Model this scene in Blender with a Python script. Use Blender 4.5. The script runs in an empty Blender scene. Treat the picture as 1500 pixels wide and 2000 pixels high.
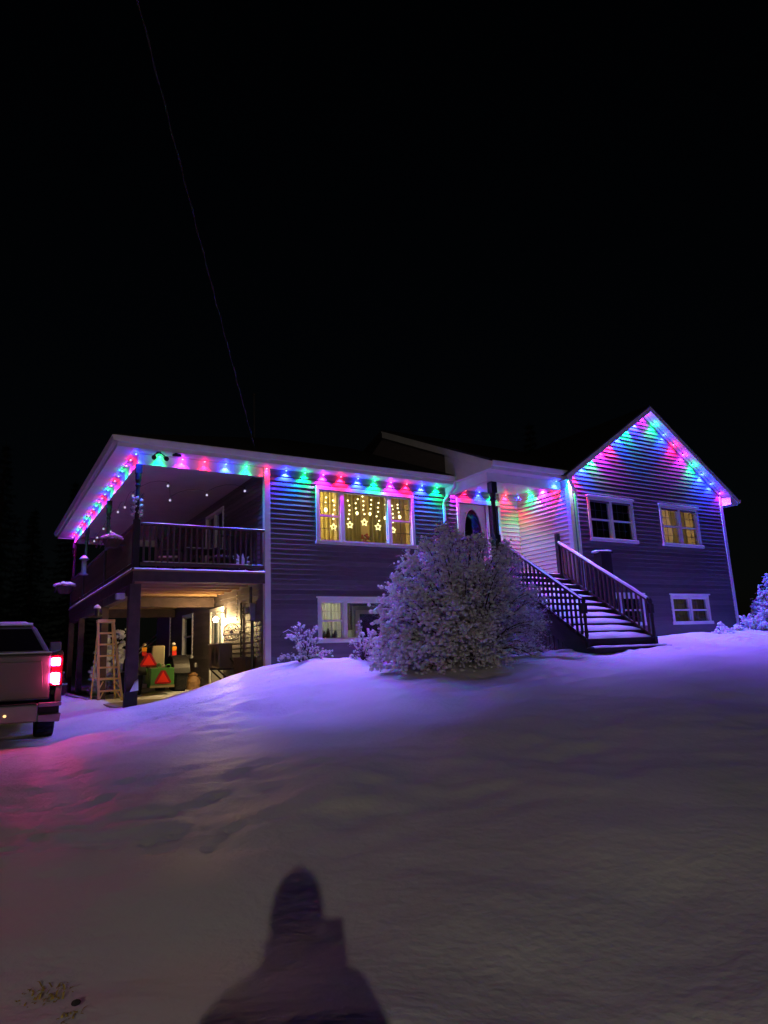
import bpy, bmesh, math, random
import numpy as np
from mathutils import Vector, Matrix, noise

random.seed(7)
S = bpy.context.scene
COL = S.collection
R_ = math.radians

# ------------------------------------------------------------------ camera
cam_d = bpy.data.cameras.new('camera')
cam = bpy.data.objects.new('camera', cam_d)
COL.objects.link(cam)
cam_d.sensor_fit = 'HORIZONTAL'
cam_d.sensor_width = 36.0
cam_d.lens = 1307.19 / 1500 * 36.0
cam_d.clip_start = 0.03
cam_d.clip_end = 1500
yaw, pit, rol = R_(31.35), R_(11.83), R_(-2.333)
fw = Vector((math.sin(yaw) * math.cos(pit), math.cos(yaw) * math.cos(pit), math.sin(pit)))
rt = Vector((math.cos(yaw), -math.sin(yaw), 0))
up = rt.cross(fw)
rt2 = rt * math.cos(rol) + up * math.sin(rol)
up2 = -rt * math.sin(rol) + up * math.cos(rol)
cam.matrix_world = Matrix(((rt2.x, up2.x, -fw.x, 0), (rt2.y, up2.y, -fw.y, 0), (rt2.z, up2.z, -fw.z, 1.6), (0, 0, 0, 1)))
S.camera = cam

# ------------------------------------------------------------------ night sky and the one low lamp behind the photographer
SUN_DIR = Vector((0.413, 0.848, -0.331)).normalized()
world = bpy.data.worlds.new('World')
S.world = world
world.use_nodes = True
wn = world.node_tree.nodes
wl = world.node_tree.links
sky = wn.new('ShaderNodeTexSky')
sky.sky_type = 'NISHITA'
sky.sun_disc = False
sky.sun_elevation = R_(19.1)
sky.sun_rotation = math.atan2(-SUN_DIR.x, -SUN_DIR.y)
wl.new(sky.outputs[0], wn['Background'].inputs[0])
wn['Background'].inputs[1].default_value = 0.0003
sun_d = bpy.data.lights.new('sun', 'SUN')
sun_d.energy = 0.001
sun_d.angle = R_(0.8)
sun_d.color = (1.0, 0.80, 0.62)
# the yard lamp that throws the photographer's shadow stands on a pole behind the camera (its fixture is built further down)
YARD = Vector((0, 0, 1.6)) - SUN_DIR * 10.0
yl_d = bpy.data.lights.new('yard_lamp_light', 'POINT')
yl_d.energy = 1080
yl_d.color = (1.0, .82, .68)
yl_d.shadow_soft_size = .05
yl = bpy.data.objects.new('yard_lamp_light', yl_d)
COL.objects.link(yl)
yl.location = YARD
sun = bpy.data.objects.new('sun', sun_d)
COL.objects.link(sun)
sun.location = (-4, -8, 9)
sun.rotation_euler = SUN_DIR.to_track_quat('-Z', 'Y').to_euler()

vs = S.view_settings
vs.view_transform = 'Standard'
vs.look = 'None'
vs.exposure = 0.0
vs.gamma = 1.0
vs.use_curve_mapping = False
S.cycles.use_denoising = True
S.cycles.max_bounces = 6
S.cycles.diffuse_bounces = 3
S.cycles.glossy_bounces = 2
S.cycles.transmission_bounces = 3
S.cycles.transparent_max_bounces = 12
S.cycles.sample_clamp_indirect = 3.0
S.cycles.caustics_reflective = False
S.cycles.caustics_refractive = False
S.cycles.use_light_tree = True

# ------------------------------------------------------------------ helpers
class MB:
    def __init__(s):
        s.v = []
        s.f = []
    def add(s, vs_, fs):
        o = len(s.v)
        s.v += [tuple(p) for p in vs_]
        s.f += [tuple(i + o for i in f) for f in fs]
        return s
    def box(s, x0, x1, y0, y1, z0, z1):
        return s.add([(x0, y0, z0), (x1, y0, z0), (x1, y1, z0), (x0, y1, z0), (x0, y0, z1), (x1, y0, z1), (x1, y1, z1), (x0, y1, z1)],
                     [(0, 3, 2, 1), (4, 5, 6, 7), (0, 1, 5, 4), (1, 2, 6, 5), (2, 3, 7, 6), (3, 0, 4, 7)])
    def hexa(s, b, t):      # four bottom and four top corners, counter-clockwise from above
        return s.add(list(b) + list(t), [(0, 3, 2, 1), (4, 5, 6, 7), (0, 1, 5, 4), (1, 2, 6, 5), (2, 3, 7, 6), (3, 0, 4, 7)])
    def bar(s, a, b, w, h=None, upv=(0, 0, 1)):
        a = Vector(a); b = Vector(b); h = h or w
        d = (b - a).normalized()
        u = Vector(upv)
        if abs(d.dot(u)) > .98: u = Vector((0, 1, 0))
        sx = d.cross(u).normalized() * w / 2
        sz = sx.cross(d).normalized() * h / 2
        return s.hexa([a - sx - sz, a + sx - sz, b + sx - sz, b - sx - sz], [a - sx + sz, a + sx + sz, b + sx + sz, b - sx + sz])
    def prism(s, poly, axis, a, b):   # polygon in the two other axes, extruded along axis from a to b
        n = len(poly)
        def P(p, t):
            return (t, p[0], p[1]) if axis == 'x' else ((p[0], t, p[1]) if axis == 'y' else (p[0], p[1], t))
        s.add([P(p, a) for p in poly] + [P(p, b) for p in poly],
              [tuple(range(n - 1, -1, -1)), tuple(range(n, 2 * n))] + [(i, (i + 1) % n, n + (i + 1) % n, n + i) for i in range(n)])
        return s
    def tube(s, pts, rad, n=8, cap=True):
        pts = [Vector(p) for p in pts]
        if not hasattr(rad, '__len__'): rad = [rad] * len(pts)
        o = len(s.v)
        ref = Vector((0, 0, 1))
        for i, p in enumerate(pts):
            d = (pts[min(i + 1, len(pts) - 1)] - pts[max(i - 1, 0)])
            d = d.normalized() if d.length > 1e-9 else Vector((0, 0, 1))
            r_ = ref if abs(d.dot(ref)) < .9 else Vector((0, 1, 0))
            u = d.cross(r_).normalized(); w = d.cross(u)
            for k in range(n):
                a = 2 * math.pi * k / n
                s.v.append(tuple(p + (u * math.cos(a) + w * math.sin(a)) * rad[i]))
        for i in range(len(pts) - 1):
            for k in range(n):
                s.f.append((o + i * n + k, o + i * n + (k + 1) % n, o + (i + 1) * n + (k + 1) % n, o + (i + 1) * n + k))
        if cap:
            s.f.append(tuple(o + k for k in range(n - 1, -1, -1)))
            s.f.append(tuple(o + (len(pts) - 1) * n + k for k in range(n)))
        return s
    def lathe(s, prof, c=(0, 0, 0), n=12):   # prof: (radius, z) from the bottom up
        return s.tube([(c[0], c[1], c[2] + z) for r, z in prof], [max(r, .0005) for r, z in prof], n)
    def ball(s, c, r, sub=1, sc=(1, 1, 1)):
        V, F_ = ICO[sub]
        return s.add([(c[0] + p[0] * r * sc[0], c[1] + p[1] * r * sc[1], c[2] + p[2] * r * sc[2]) for p in V], F_)
    def ring(s, c, R, r, axis='y', n=28, m=6):
        o = len(s.v)
        for i in range(n):
            a = 2 * math.pi * i / n
            for k in range(m):
                b = 2 * math.pi * k / m
                q = R + r * math.cos(b); h = r * math.sin(b)
                p = (q * math.cos(a), q * math.sin(a), h)
                p = {'y': (p[0], p[2], p[1]), 'x': (p[2], p[0], p[1]), 'z': p}[axis]
                s.v.append((c[0] + p[0], c[1] + p[1], c[2] + p[2]))
        for i in range(n):
            for k in range(m):
                s.f.append((o + i * m + k, o + i * m + (k + 1) % m, o + ((i + 1) % n) * m + (k + 1) % m, o + ((i + 1) % n) * m + k))
        return s
    def build(s, name, mat, parent=None, smooth=False, bevel=0, **props):
        me = bpy.data.meshes.new(name)
        me.from_pydata(s.v, [], s.f)
        bm = bmesh.new(); bm.from_mesh(me)
        bmesh.ops.recalc_face_normals(bm, faces=bm.faces)
        bm.to_mesh(me); bm.free()
        return link(name, me, mat, parent, smooth, bevel, **props)

def ico(sub):
    bm = bmesh.new()
    bmesh.ops.create_icosphere(bm, subdivisions=sub, radius=1)
    r = ([tuple(v.co) for v in bm.verts], [tuple(v.index for v in f.verts) for f in bm.faces])
    bm.free()
    return r
ICO = {1: ico(1), 2: ico(2), 3: ico(3)}

def setp(o, props):
    for k, v in props.items():
        if v is not None: o[k] = v

def link(name, me, mat, parent=None, smooth=False, bevel=0, **props):
    o = bpy.data.objects.new(name, me)
    COL.objects.link(o)
    if mat is not None and not me.materials: me.materials.append(mat)
    if smooth:
        me.polygons.foreach_set('use_smooth', [True] * len(me.polygons))
    if bevel:
        m = o.modifiers.new('bevel', 'BEVEL'); m.width = bevel; m.segments = 2; m.limit_method = 'ANGLE'
    if parent is not None:
        o.parent = parent
        o.matrix_parent_inverse = WM[parent.name].inverted()
    WM[o.name] = Matrix.Identity(4)
    setp(o, props)
    return o
WM = {}

def empty(name, loc=(0, 0, 0), label=None, category=None, group=None, rz=0.0, parent=None):
    o = bpy.data.objects.new(name, None)
    COL.objects.link(o)
    o.empty_display_size = .1
    o.location = loc
    o.rotation_euler = (0, 0, rz)
    WM[o.name] = Matrix.Translation(loc) @ Matrix.Rotation(rz, 4, 'Z')
    if parent is not None:
        o.parent = parent
        o.matrix_parent_inverse = WM[parent.name].inverted()
    setp(o, dict(label=label, category=category, group=group))
    return o

def local(o):   # things built in their own coordinates: children keep them
    WM[o.name] = Matrix.Identity(4)
    return o

# ------------------------------------------------------------------ materials
def mat(name, col, rough=.6, var=.12, scale=6.0, bump=0.0, bscale=40.0, metal=0.0, spec=.4, stretch=(1, 1, 1), rnd=0.0):
    m = bpy.data.materials.new(name)
    m.use_nodes = True
    n = m.node_tree.nodes; l = m.node_tree.links
    b = n['Principled BSDF']
    b.inputs['Roughness'].default_value = rough
    b.inputs['Metallic'].default_value = metal
    b.inputs['Specular IOR Level'].default_value = spec
    tc = n.new('ShaderNodeTexCoord'); mp = n.new('ShaderNodeMapping')
    mp.inputs['Scale'].default_value = stretch
    l.new(tc.outputs['Object'], mp.inputs[0])
    t = n.new('ShaderNodeTexNoise'); t.inputs['Scale'].default_value = scale; t.inputs['Detail'].default_value = 6
    l.new(mp.outputs[0], t.inputs['Vector'])
    r = n.new('ShaderNodeValToRGB')
    r.color_ramp.elements[0].position = .3; r.color_ramp.elements[1].position = .7
    r.color_ramp.elements[0].color = tuple(c * (1 - var) for c in col) + (1,)
    r.color_ramp.elements[1].color = tuple(min(1, c * (1 + var)) for c in col) + (1,)
    l.new(t.outputs['Fac'], r.inputs[0]); l.new(r.outputs[0], b.inputs['Base Color'])
    if rnd:      # every board a little different
        oi = n.new('ShaderNodeObjectInfo'); mr = n.new('ShaderNodeMapRange')
        mr.inputs[3].default_value = 1 - rnd; mr.inputs[4].default_value = 1 + rnd
        l.new(oi.outputs['Random'], mr.inputs[0])
        hs = n.new('ShaderNodeHueSaturation'); l.new(mr.outputs[0], hs.inputs['Value']); l.new(r.outputs[0], hs.inputs['Color'])
        l.new(hs.outputs[0], b.inputs['Base Color'])
    if bump:
        t2 = n.new('ShaderNodeTexNoise'); t2.inputs['Scale'].default_value = bscale; t2.inputs['Detail'].default_value = 5
        l.new(mp.outputs[0], t2.inputs['Vector'])
        bp = n.new('ShaderNodeBump'); bp.inputs['Strength'].default_value = bump; bp.inputs['Distance'].default_value = .02
        l.new(t2.outputs['Fac'], bp.inputs['Height']); l.new(bp.outputs[0], b.inputs['Normal'])
    return m

def emit(name, col, strength):
    m = bpy.data.materials.new(name)
    m.use_nodes = True
    n = m.node_tree.nodes; l = m.node_tree.links
    n.remove(n['Principled BSDF'])
    e = n.new('ShaderNodeEmission')
    e.inputs[0].default_value = tuple(col) + (1,)
    e.inputs[1].default_value = strength
    l.new(e.outputs[0], n['Material Output'].inputs[0])
    return m

def glass(name, tint=(.9, .93, .95), refl=1.0):
    m = bpy.data.materials.new(name)
    m.use_nodes = True
    n = m.node_tree.nodes; l = m.node_tree.links
    n.remove(n['Principled BSDF'])
    tr = n.new('ShaderNodeBsdfTransparent'); tr.inputs[0].default_value = tuple(tint) + (1,)
    gl = n.new('ShaderNodeBsdfGlossy'); gl.inputs['Roughness'].default_value = .03
    ge = n.new('ShaderNodeNewGeometry')
    dt = n.new('ShaderNodeVectorMath'); dt.operation = 'DOT_PRODUCT'
    l.new(ge.outputs['Normal'], dt.inputs[0]); l.new(ge.outputs['Incoming'], dt.inputs[1])
    ab = n.new('ShaderNodeMath'); ab.operation = 'ABSOLUTE'; l.new(dt.outputs['Value'], ab.inputs[0])
    iv = n.new('ShaderNodeMath'); iv.operation = 'SUBTRACT'; iv.inputs[0].default_value = 1.0; l.new(ab.outputs[0], iv.inputs[1])
    pw = n.new('ShaderNodeMath'); pw.operation = 'POWER'; pw.inputs[1].default_value = 5.0; l.new(iv.outputs[0], pw.inputs[0])
    fr = n.new('ShaderNodeMath'); fr.operation = 'MULTIPLY_ADD'; fr.inputs[1].default_value = .95; fr.inputs[2].default_value = .04; l.new(pw.outputs[0], fr.inputs[0])
    mu = n.new('ShaderNodeMath'); mu.operation = 'MULTIPLY'; mu.inputs[1].default_value = refl
    mx = n.new('ShaderNodeMixShader')
    l.new(fr.outputs[0], mu.inputs[0]); l.new(mu.outputs[0], mx.inputs[0])
    l.new(tr.outputs[0], mx.inputs[1]); l.new(gl.outputs[0], mx.inputs[2])
    l.new(mx.outputs[0], n['Material Output'].inputs[0])
    return m

def cloth(name, col, trans=.5):
    m = bpy.data.materials.new(name)
    m.use_nodes = True
    n = m.node_tree.nodes; l = m.node_tree.links
    n.remove(n['Principled BSDF'])
    t = n.new('ShaderNodeTexNoise'); t.inputs['Scale'].default_value = 25; t.inputs['Detail'].default_value = 4
    r = n.new('ShaderNodeValToRGB')
    r.color_ramp.elements[0].color = tuple(c * .8 for c in col) + (1,)
    r.color_ramp.elements[1].color = tuple(c for c in col) + (1,)
    l.new(t.outputs['Fac'], r.inputs[0])
    d = n.new('ShaderNodeBsdfDiffuse'); tl = n.new('ShaderNodeBsdfTranslucent'); mx = n.new('ShaderNodeMixShader')
    mx.inputs[0].default_value = trans
    l.new(r.outputs[0], d.inputs[0]); l.new(r.outputs[0], tl.inputs[0])
    l.new(d.outputs[0], mx.inputs[1]); l.new(tl.outputs[0], mx.inputs[2])
    l.new(mx.outputs[0], n['Material Output'].inputs[0])
    return m

def snow_material():
    m = bpy.data.materials.new('snow')
    m.use_nodes = True
    n = m.node_tree.nodes; l = m.node_tree.links
    b = n['Principled BSDF']
    b.inputs['Roughness'].default_value = .55
    b.inputs['Specular IOR Level'].default_value = .25
    tc = n.new('ShaderNodeTexCoord')
    t0 = n.new('ShaderNodeTexNoise'); t0.inputs['Scale'].default_value = .5; t0.inputs['Detail'].default_value = 6
    l.new(tc.outputs['Object'], t0.inputs['Vector'])
    r = n.new('ShaderNodeValToRGB')
    r.color_ramp.elements[0].position = .3; r.color_ramp.elements[1].position = .65
    r.color_ramp.elements[0].color = (.70, .72, .75, 1); r.color_ramp.elements[1].color = (.84, .85, .88, 1)
    l.new(t0.outputs['Fac'], r.inputs[0]); l.new(r.outputs[0], b.inputs['Base Color'])
    prev = None
    for sc, st, dist in ((3.0, .35, .06), (16.0, .5, .02), (70.0, .25, .006)):
        t = n.new('ShaderNodeTexNoise'); t.inputs['Scale'].default_value = sc; t.inputs['Detail'].default_value = 4
        l.new(tc.outputs['Object'], t.inputs['Vector'])
        bp = n.new('ShaderNodeBump'); bp.inputs['Strength'].default_value = st; bp.inputs['Distance'].default_value = dist
        l.new(t.outputs['Fac'], bp.inputs['Height'])
        if prev: l.new(prev.outputs[0], bp.inputs['Normal'])
        prev = bp
    l.new(prev.outputs[0], b.inputs['Normal'])
    return m

SNOW = snow_material()
SIDING = mat('taupe_siding', (.135, .115, .118), .55, .10, 3, .15, 60, stretch=(1, 1, 6), rnd=.22)
CREAM = mat('pale_siding', (.55, .49, .45), .55, .08, 3, .12, 60, stretch=(1, 1, 6), rnd=.12)
WHITE = mat('white_trim', (.72, .72, .72), .45, .06, 4)
SOFFIT = mat('white_soffit', (.75, .74, .75), .5, .06, 3)
WOOD = mat('dark_stained_wood', (.085, .052, .045), .7, .3, 5, .3, 30, stretch=(1, 1, 1))
DKWOOD = mat('blackened_wood', (.03, .022, .022), .7, .3, 6, .3, 30)
LUMBER = mat('bare_lumber', (.40, .25, .13), .75, .25, 4, .2, 30, stretch=(.3, 3, 3))
SHINGLE = mat('asphalt_shingles', (.028, .028, .03), .9, .4, 9, .8, 25)
BLACK = mat('black_plastic', (.012, .012, .014), .5, .2, 10)
RUBBER = mat('tyre_rubber', (.016, .016, .017), .85, .3, 20, .4, 60)
STEEL = mat('galvanised_steel', (.45, .46, .48), .35, .12, 12, metal=.9)
DKMETAL = mat('dark_painted_metal', (.05, .045, .05), .45, .15, 8)
GLASS = glass('window_glass')
DARKGLASS = glass('dark_window_glass', (.75, .8, .85), 1.0)
PLASTER = mat('warm_plaster', (.50, .40, .24), .8, .06, 3)
GREYPL = mat('grey_green_plaster', (.36, .36, .27), .8, .06, 3)
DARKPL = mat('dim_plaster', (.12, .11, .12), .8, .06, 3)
SHEER = cloth('sheer_yellow_curtain', (.62, .52, .20), .55)
OLIVE = cloth('olive_curtain', (.34, .30, .16), .4)
LINEN = cloth('linen_curtain', (.62, .50, .32), .5)
GREYCURT = cloth('grey_green_curtain', (.48, .49, .38), .5)
WARMBULB = emit('warm_fairy_bulb', (1.0, .80, .34), 5.5)
LED = {'blue': (.010, .028, 1.0), 'green': (.0, 1.0, .26), 'purple': (.50, .015, 1.0), 'red': (1.0, .006, .06)}
LEDB = {'blue': (.10, .20, 1.0), 'green': (.06, 1.0, .40), 'purple': (.65, .14, 1.0), 'red': (1.0, .12, .18)}
LEDM = {k: emit(k + '_led', c, 9.0) for k, c in LEDB.items()}

# ------------------------------------------------------------------ terrain height
CP = np.array([
    (0, 0, .3), (-3, 0, .27), (3, -2, .26), (0, -8, .1), (-10, -10, .0), (10, -10, .2), (20, -5, .5), (30, -10, .5),
    (.3, 11.2, .50), (.3, 17, .65), (-4, 12, .45), (-4, 20, .62), (-14, 15, .4), (-14, 30, .65), (-2, 5, .34), (-8, 5, .3),
    (2.6, 13.6, .77), (1.5, 14, .68), (2.4, 17.8, .73), (2.4, 24, .73), (3, 30, .75), (4.0, 13.4, 1.06), (5.5, 13.5, 1.44), (7, 13.4, 1.48), (9, 13, 1.44),
    (3.2, 8, .58), (2, 4, .38), (4, 2.5, .38), (5, 5, .56), (6, 9, .84), (8, 8, .98), (8.5, 10.5, 1.30), (11.5, 9.4, 1.44), (13, 9.4, 1.5),
    (16, 11.5, 1.68), (19.6, 11.8, 1.73), (16, 9.4, 1.58), (16, 8.2, 1.36), (16, 6.5, 1.12), (22, 9.2, 1.66), (22, 6, 1.26), (25, 12, 1.78), (30, 18, 1.85),
    (12, 4, .82), (30, 32, 1.9), (20, 32, 1.8), (9, 1, .52), (8, 5, .76)], float)
def _tps(d2):
    return np.where(d2 > 1e-12, .5 * d2 * np.log(np.maximum(d2, 1e-12)), 0)
def _fit():
    n = len(CP)
    P = np.c_[np.ones(n), CP[:, :2]]
    d2 = ((CP[:, None, :2] - CP[None, :, :2]) ** 2).sum(-1)
    A = np.block([[_tps(d2) + np.eye(n) * .35, P], [P.T, np.zeros((3, 3))]])
    return np.linalg.solve(A, np.r_[CP[:, 2], 0, 0, 0])
TW = _fit()
def sstep(a, b, x):
    t = np.clip((x - a) / (b - a), 0, 1)
    return t * t * (3 - 2 * t)
def height(x, y):
    x = np.asarray(x, float); y = np.asarray(y, float)
    cx = np.clip(x, -14, 30); cy = np.clip(y, -11, 32)
    h = TW[-3] + TW[-2] * cx + TW[-1] * cy
    for i in range(len(CP)):
        h = h + TW[i] * _tps((cx - CP[i, 0]) ** 2 + (cy - CP[i, 1]) ** 2)
    # the floor under the balcony and the ground inside the footprint of the house lie lower than the bank
    # (bank top runs along the front of the balcony)
    pit_ = sstep(14.0, 14.75, y) * sstep(2.2, 2.7, x) * (1 - sstep(24, 26, y)) * (1 - sstep(19.5, 19.7, x))
    h = h * (1 - pit_) + np.minimum(h, .74) * pit_
    return h
def hz(x, y):
    return float(height(x, y))

# ------------------------------------------------------------------ ground: one sheet of snow
def build_ground():
    def axis(a, b, step, lo, hi):
        c = list(np.arange(a, b, step))
        d, x = step, a
        left = []
        while x > lo:
            d *= 1.35; x -= d; left.append(x)
        d, x = step, c[-1]
        right = []
        while x < hi:
            d *= 1.35; x += d; right.append(x)
        return np.array(left[::-1] + c + right)
    xs = axis(-3, 21, .075, -260, 280)
    ys = axis(1.2, 15.2, .06, -260, 300)
    X, Y = np.meshgrid(xs, ys)
    H = height(X, Y)
    far = np.clip((np.hypot(X - 8, Y - 10) - 60) / 200, 0, 1)
    H = H + far * 3
    rng = np.random.RandomState(3)
    # wind ripples and soft unevenness, as sums of sines with random phases
    for k in range(46):
        a = rng.uniform(0, math.pi); w = rng.uniform(.5, 6.0)
        amp = .015 / w ** 1.0
        H += amp * np.sin((X * math.cos(a) + Y * math.sin(a)) * w + rng.uniform(0, 6.28))
    # patchy wind crust: finer ripples that come and go
    mask = np.zeros_like(H); fine = np.zeros_like(H)
    for k in range(14):
        a = rng.uniform(0, 6.28); w = rng.uniform(.4, 1.6)
        mask += np.sin((X * math.cos(a) + Y * math.sin(a)) * w + rng.uniform(0, 6.28))
    mask = 1 / (1 + np.exp(-mask * .9))
    for k in range(70):
        a = rng.normal(1.2, .8); w = rng.uniform(6, 24)
        fine += (.030 / w ** 1.25) * np.sin((X * math.cos(a) + Y * math.sin(a)) * w + rng.uniform(0, 6.28) + 1.5 * np.sin(X * .9 + k))
    H += fine * (.35 + 1.1 * mask) * (1 - sstep(25, 40, np.hypot(X - 8, Y - 8)))
    # drifts running across the slope
    H += .010 * np.sin(1.9 * (.35 * X + 1.0 * Y) + 1.3 * np.sin(.8 * X)) * sstep(3, 5, Y)
    # trampled snow where people walked past the truck, and tyre ruts of the drive
    def dent(cx, cy, rx, ry, ang, dep, rim=.35):
        nonlocal H
        u = (X - cx) * math.cos(ang) + (Y - cy) * math.sin(ang)
        v = -(X - cx) * math.sin(ang) + (Y - cy) * math.cos(ang)
        q = (u / rx) ** 2 + (v / ry) ** 2
        m = q < 9
        H[m] += -dep * np.exp(-q[m] * 1.3) + dep * rim * np.exp(-(np.sqrt(q[m]) - 1.5) ** 2 * 4)
    for cx, cy, a in [(.62, 8.3, .5), (.95, 8.9, .2), (1.35, 8.6, .9), (1.22, 7.9, .3), (.55, 6.9, .1), (.95, 6.6, .7), (1.3, 6.9, .4), (.72, 5.6, .2),
                      (1.6, 7.2, .6), (1.9, 7.4, .3), (.35, 5.2, .5), (1.05, 5.1, .2), (1.45, 5.0, .6), (1.7, 5.8, .4), (.5, 9.6, .2), (1.1, 9.8, .5), (2.3, 6.6, .3)]:
        for k in range(5):
            dent(cx + rng.uniform(-.32, .32), cy + rng.uniform(-.22, .22), rng.uniform(.06, .12), rng.uniform(.03, .055), a + rng.uniform(-.6, .6), rng.uniform(.025, .055), .12)
    # a line of animal tracks from the drive up to the corner of the house
    for t in np.linspace(0, 1, 34):
        cx = 2.0 + 3.4 * t; cy = 11.3 + 1.6 * t + .25 * math.sin(5 * t)
        dent(cx + .06 * ((int(t * 33) % 2) * 2 - 1), cy, .075, .05, .5, .06, .25)
    for cx in (-.65, .9):
        w = np.exp(-((X - cx - .02 * (Y - 8)) / .14) ** 2)
        H -= .03 * w * sstep(4.0, 6.5, Y) * (1 - sstep(11.3, 12.5, Y))
    # bare uneven edge beside the stairs and low mounds by the right wall
    for cx, cy, r, hgt in [(14.6, 10.6, .5, .07), (16.8, 11.4, .7, .10), (18.6, 11.2, .8, .12), (17.4, 10.5, .5, .06), (15.4, 9.7, .6, .05), (20.4, 10.8, .9, .12),
                           (7.0, 12.9, .5, .05), (6.2, 13.2, .35, .06), (9.5, 9.9, .8, .03), (11.0, 9.2, .6, .03)]:
        H += hgt * np.exp(-((X - cx) ** 2 + (Y - cy) ** 2) / r ** 2)
    for cx, cy, a in [(14.2, 9.5, .3), (14.8, 9.3, .1), (15.3, 9.4, .2), (13.6, 9.1, .5), (16.0, 10.2, .3), (16.9, 9.9, .1), (12.6, 8.9, .2), (17.6, 9.6, .4)]:
        for k in range(3):
            dent(cx + rng.uniform(-.3, .3), cy + rng.uniform(-.15, .15), .14, .08, a, .04, .4)
    ny, nx = X.shape
    me = bpy.data.meshes.new('ground')
    me.vertices.add(nx * ny)
    me.vertices.foreach_set('co', np.stack([X, Y, H], -1).reshape(-1).astype(np.float32))
    i = np.arange((ny - 1) * (nx - 1)); r = i // (nx - 1); c = i % (nx - 1)
    a = r * nx + c
    q = np.stack([a, a + 1, a + nx + 1, a + nx], -1)
    me.loops.add(q.size); me.polygons.add(len(q))
    me.loops.foreach_set('vertex_index', q.reshape(-1).astype(np.int32))
    me.polygons.foreach_set('loop_start', (np.arange(len(q)) * 4).astype(np.int32))
    me.polygons.foreach_set('loop_total', np.full(len(q), 4, np.int32))
    me.update(calc_edges=True)
    o = link('ground', me, SNOW, smooth=True, kind='structure', label='snow covered lawn and drive rising to the house')
    return o
build_ground()

# ------------------------------------------------------------------ the house
ZE = 5.85            # soffit
ZF = 3.40            # upper floor, balcony and porch deck
XW = 5.43            # left side wall
XA = 13.07           # inner corner of the porch
YF, YG = 14.07, 12.10    # faces of the front wall and of the gable wall
house = empty('house', (5.4, 14, 1.4), 'two storey house with taupe clapboard siding, white trim and strings of coloured eave lights', 'house')
COURSE = .114

def cells(u0, u1, z0, z1, holes):
    us = sorted({u0, u1} | {min(max(h[i], u0), u1) for h in holes for i in (0, 1)})
    zs = sorted({z0, z1} | {min(max(h[i], z0), z1) for h in holes for i in (2, 3)})
    for a, b in zip(us, us[1:]):
        for c, d in zip(zs, zs[1:]):
            m, n_ = (a + b) / 2, (c + d) / 2
            if not any(h[0] < m < h[1] and h[2] < n_ < h[3] for h in holes):
                yield a, b, c, d

def spans(a, b, z, holes):
    out = [(a, b)]
    for h in holes:
        if h[2] < z < h[3]:
            nxt = []
            for p, q in out:
                if h[1] <= p or h[0] >= q: nxt.append((p, q)); continue
                if h[0] > p: nxt.append((p, h[0]))
                if h[1] < q: nxt.append((h[1], q))
            out = nxt
    return [s_ for s_ in out if s_[1] - s_[0] > .03]

def board(kind, face, a, b, z0, z1, m, parent):
    """one clapboard; kind 'y' faces -Y at y=face, kind 'x' faces -X at x=face; bottom edge stands proud"""
    lo, hi = .022, .004
    z0 = z0 + random.uniform(-.0015, .0015)
    if kind == 'y':
        b_ = [(a, face - lo, z0), (b, face - lo, z0), (b, face + .004, z0), (a, face + .004, z0)]
        t_ = [(a, face - hi, z1 + .006), (b, face - hi, z1 + .006), (b, face + .004, z1 + .006), (a, face + .004, z1 + .006)]
    else:
        b_ = [(face - lo, b, z0), (face - lo, a, z0), (face + .004, a, z0), (face + .004, b, z0)]
        t_ = [(face - hi, b, z1 + .006), (face - hi, a, z1 + .006), (face + .004, a, z1 + .006), (face + .004, b, z1 + .006)]
    return MB().hexa(b_, t_).build('siding_board', m, parent)

def clad(parent, kind, face, a, b, z0, z1, holes, m, clip=None):
    z = z0
    while z < z1 - .02:
        zt = min(z + COURSE, z1)
        lo, hi = a, b
        if clip:
            lo, hi = clip(zt)
            lo, hi = max(a, lo), min(b, hi)
            if hi - lo < .05: break
        for p, q in spans(lo, hi, (z + zt) / 2, holes):
            board(kind, face, p + .001, q - .001, z, zt, m, parent)
        z = zt

# openings: (u0, u1, z0, z1) of the glazed hole
H_UP = (6.76, 9.38, 4.22, 5.47)
H_LOW = (6.76, 9.38, 1.93, 2.80)
H_DOOR = (10.93, 12.30, ZF, 5.48)
H_G1 = (13.78, 15.43, 4.33, 5.38)
H_G2 = (16.74, 18.37, 4.33, 5.38)
H_G3 = (16.76, 18.33, 2.10, 2.78)
H_G4 = (13.78, 15.43, 2.10, 2.78)

# front wall
fw_m = MB()
FH = [H_UP, H_LOW, H_DOOR]
for a, b, c, d in cells(XW, XA + .1, .5, ZE, FH):
    fw_m.box(a, b, YF, YF + .12, c, d)
front_wall = fw_m.build('front_wall', SIDING, house, label='taupe clapboard front wall between the balcony and the porch')
clad(front_wall, 'y', YF, XW + .1, 10.84, 1.25, ZE, FH, SIDING)
clad(front_wall, 'y', YF, 12.38, XA - .01, ZF, ZE, [], CREAM)
# boards over the door
clad(front_wall, 'y', YF, 10.85, 12.37, 5.60, ZE, [], SIDING)

# gable wall
GX, GZ, GS = 16.41, 8.20, .66
GH = [H_G1, H_G2, H_G3, H_G4]
XR = 19.75
gm = MB()
for a, b, c, d in cells(XA, XR, .8, 5.98, GH):
    gm.box(a, b, YG, YG + .12, c, d)
gm.prism([(XA, 5.98), (XR, 5.98), (GX, GZ - .01)], 'y', YG, YG + .12)
gable_wall = gm.build('gable_wall', SIDING, house, label='tall gable end wall of dark clapboards lit by coloured lights')
clad(gable_wall, 'y', YG, XA + .08, XR - .10, 1.45, 8.16, GH, SIDING, clip=lambda z: (GX - (GZ - z) / GS + .01, GX + (GZ - z) / GS - .01))

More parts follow.
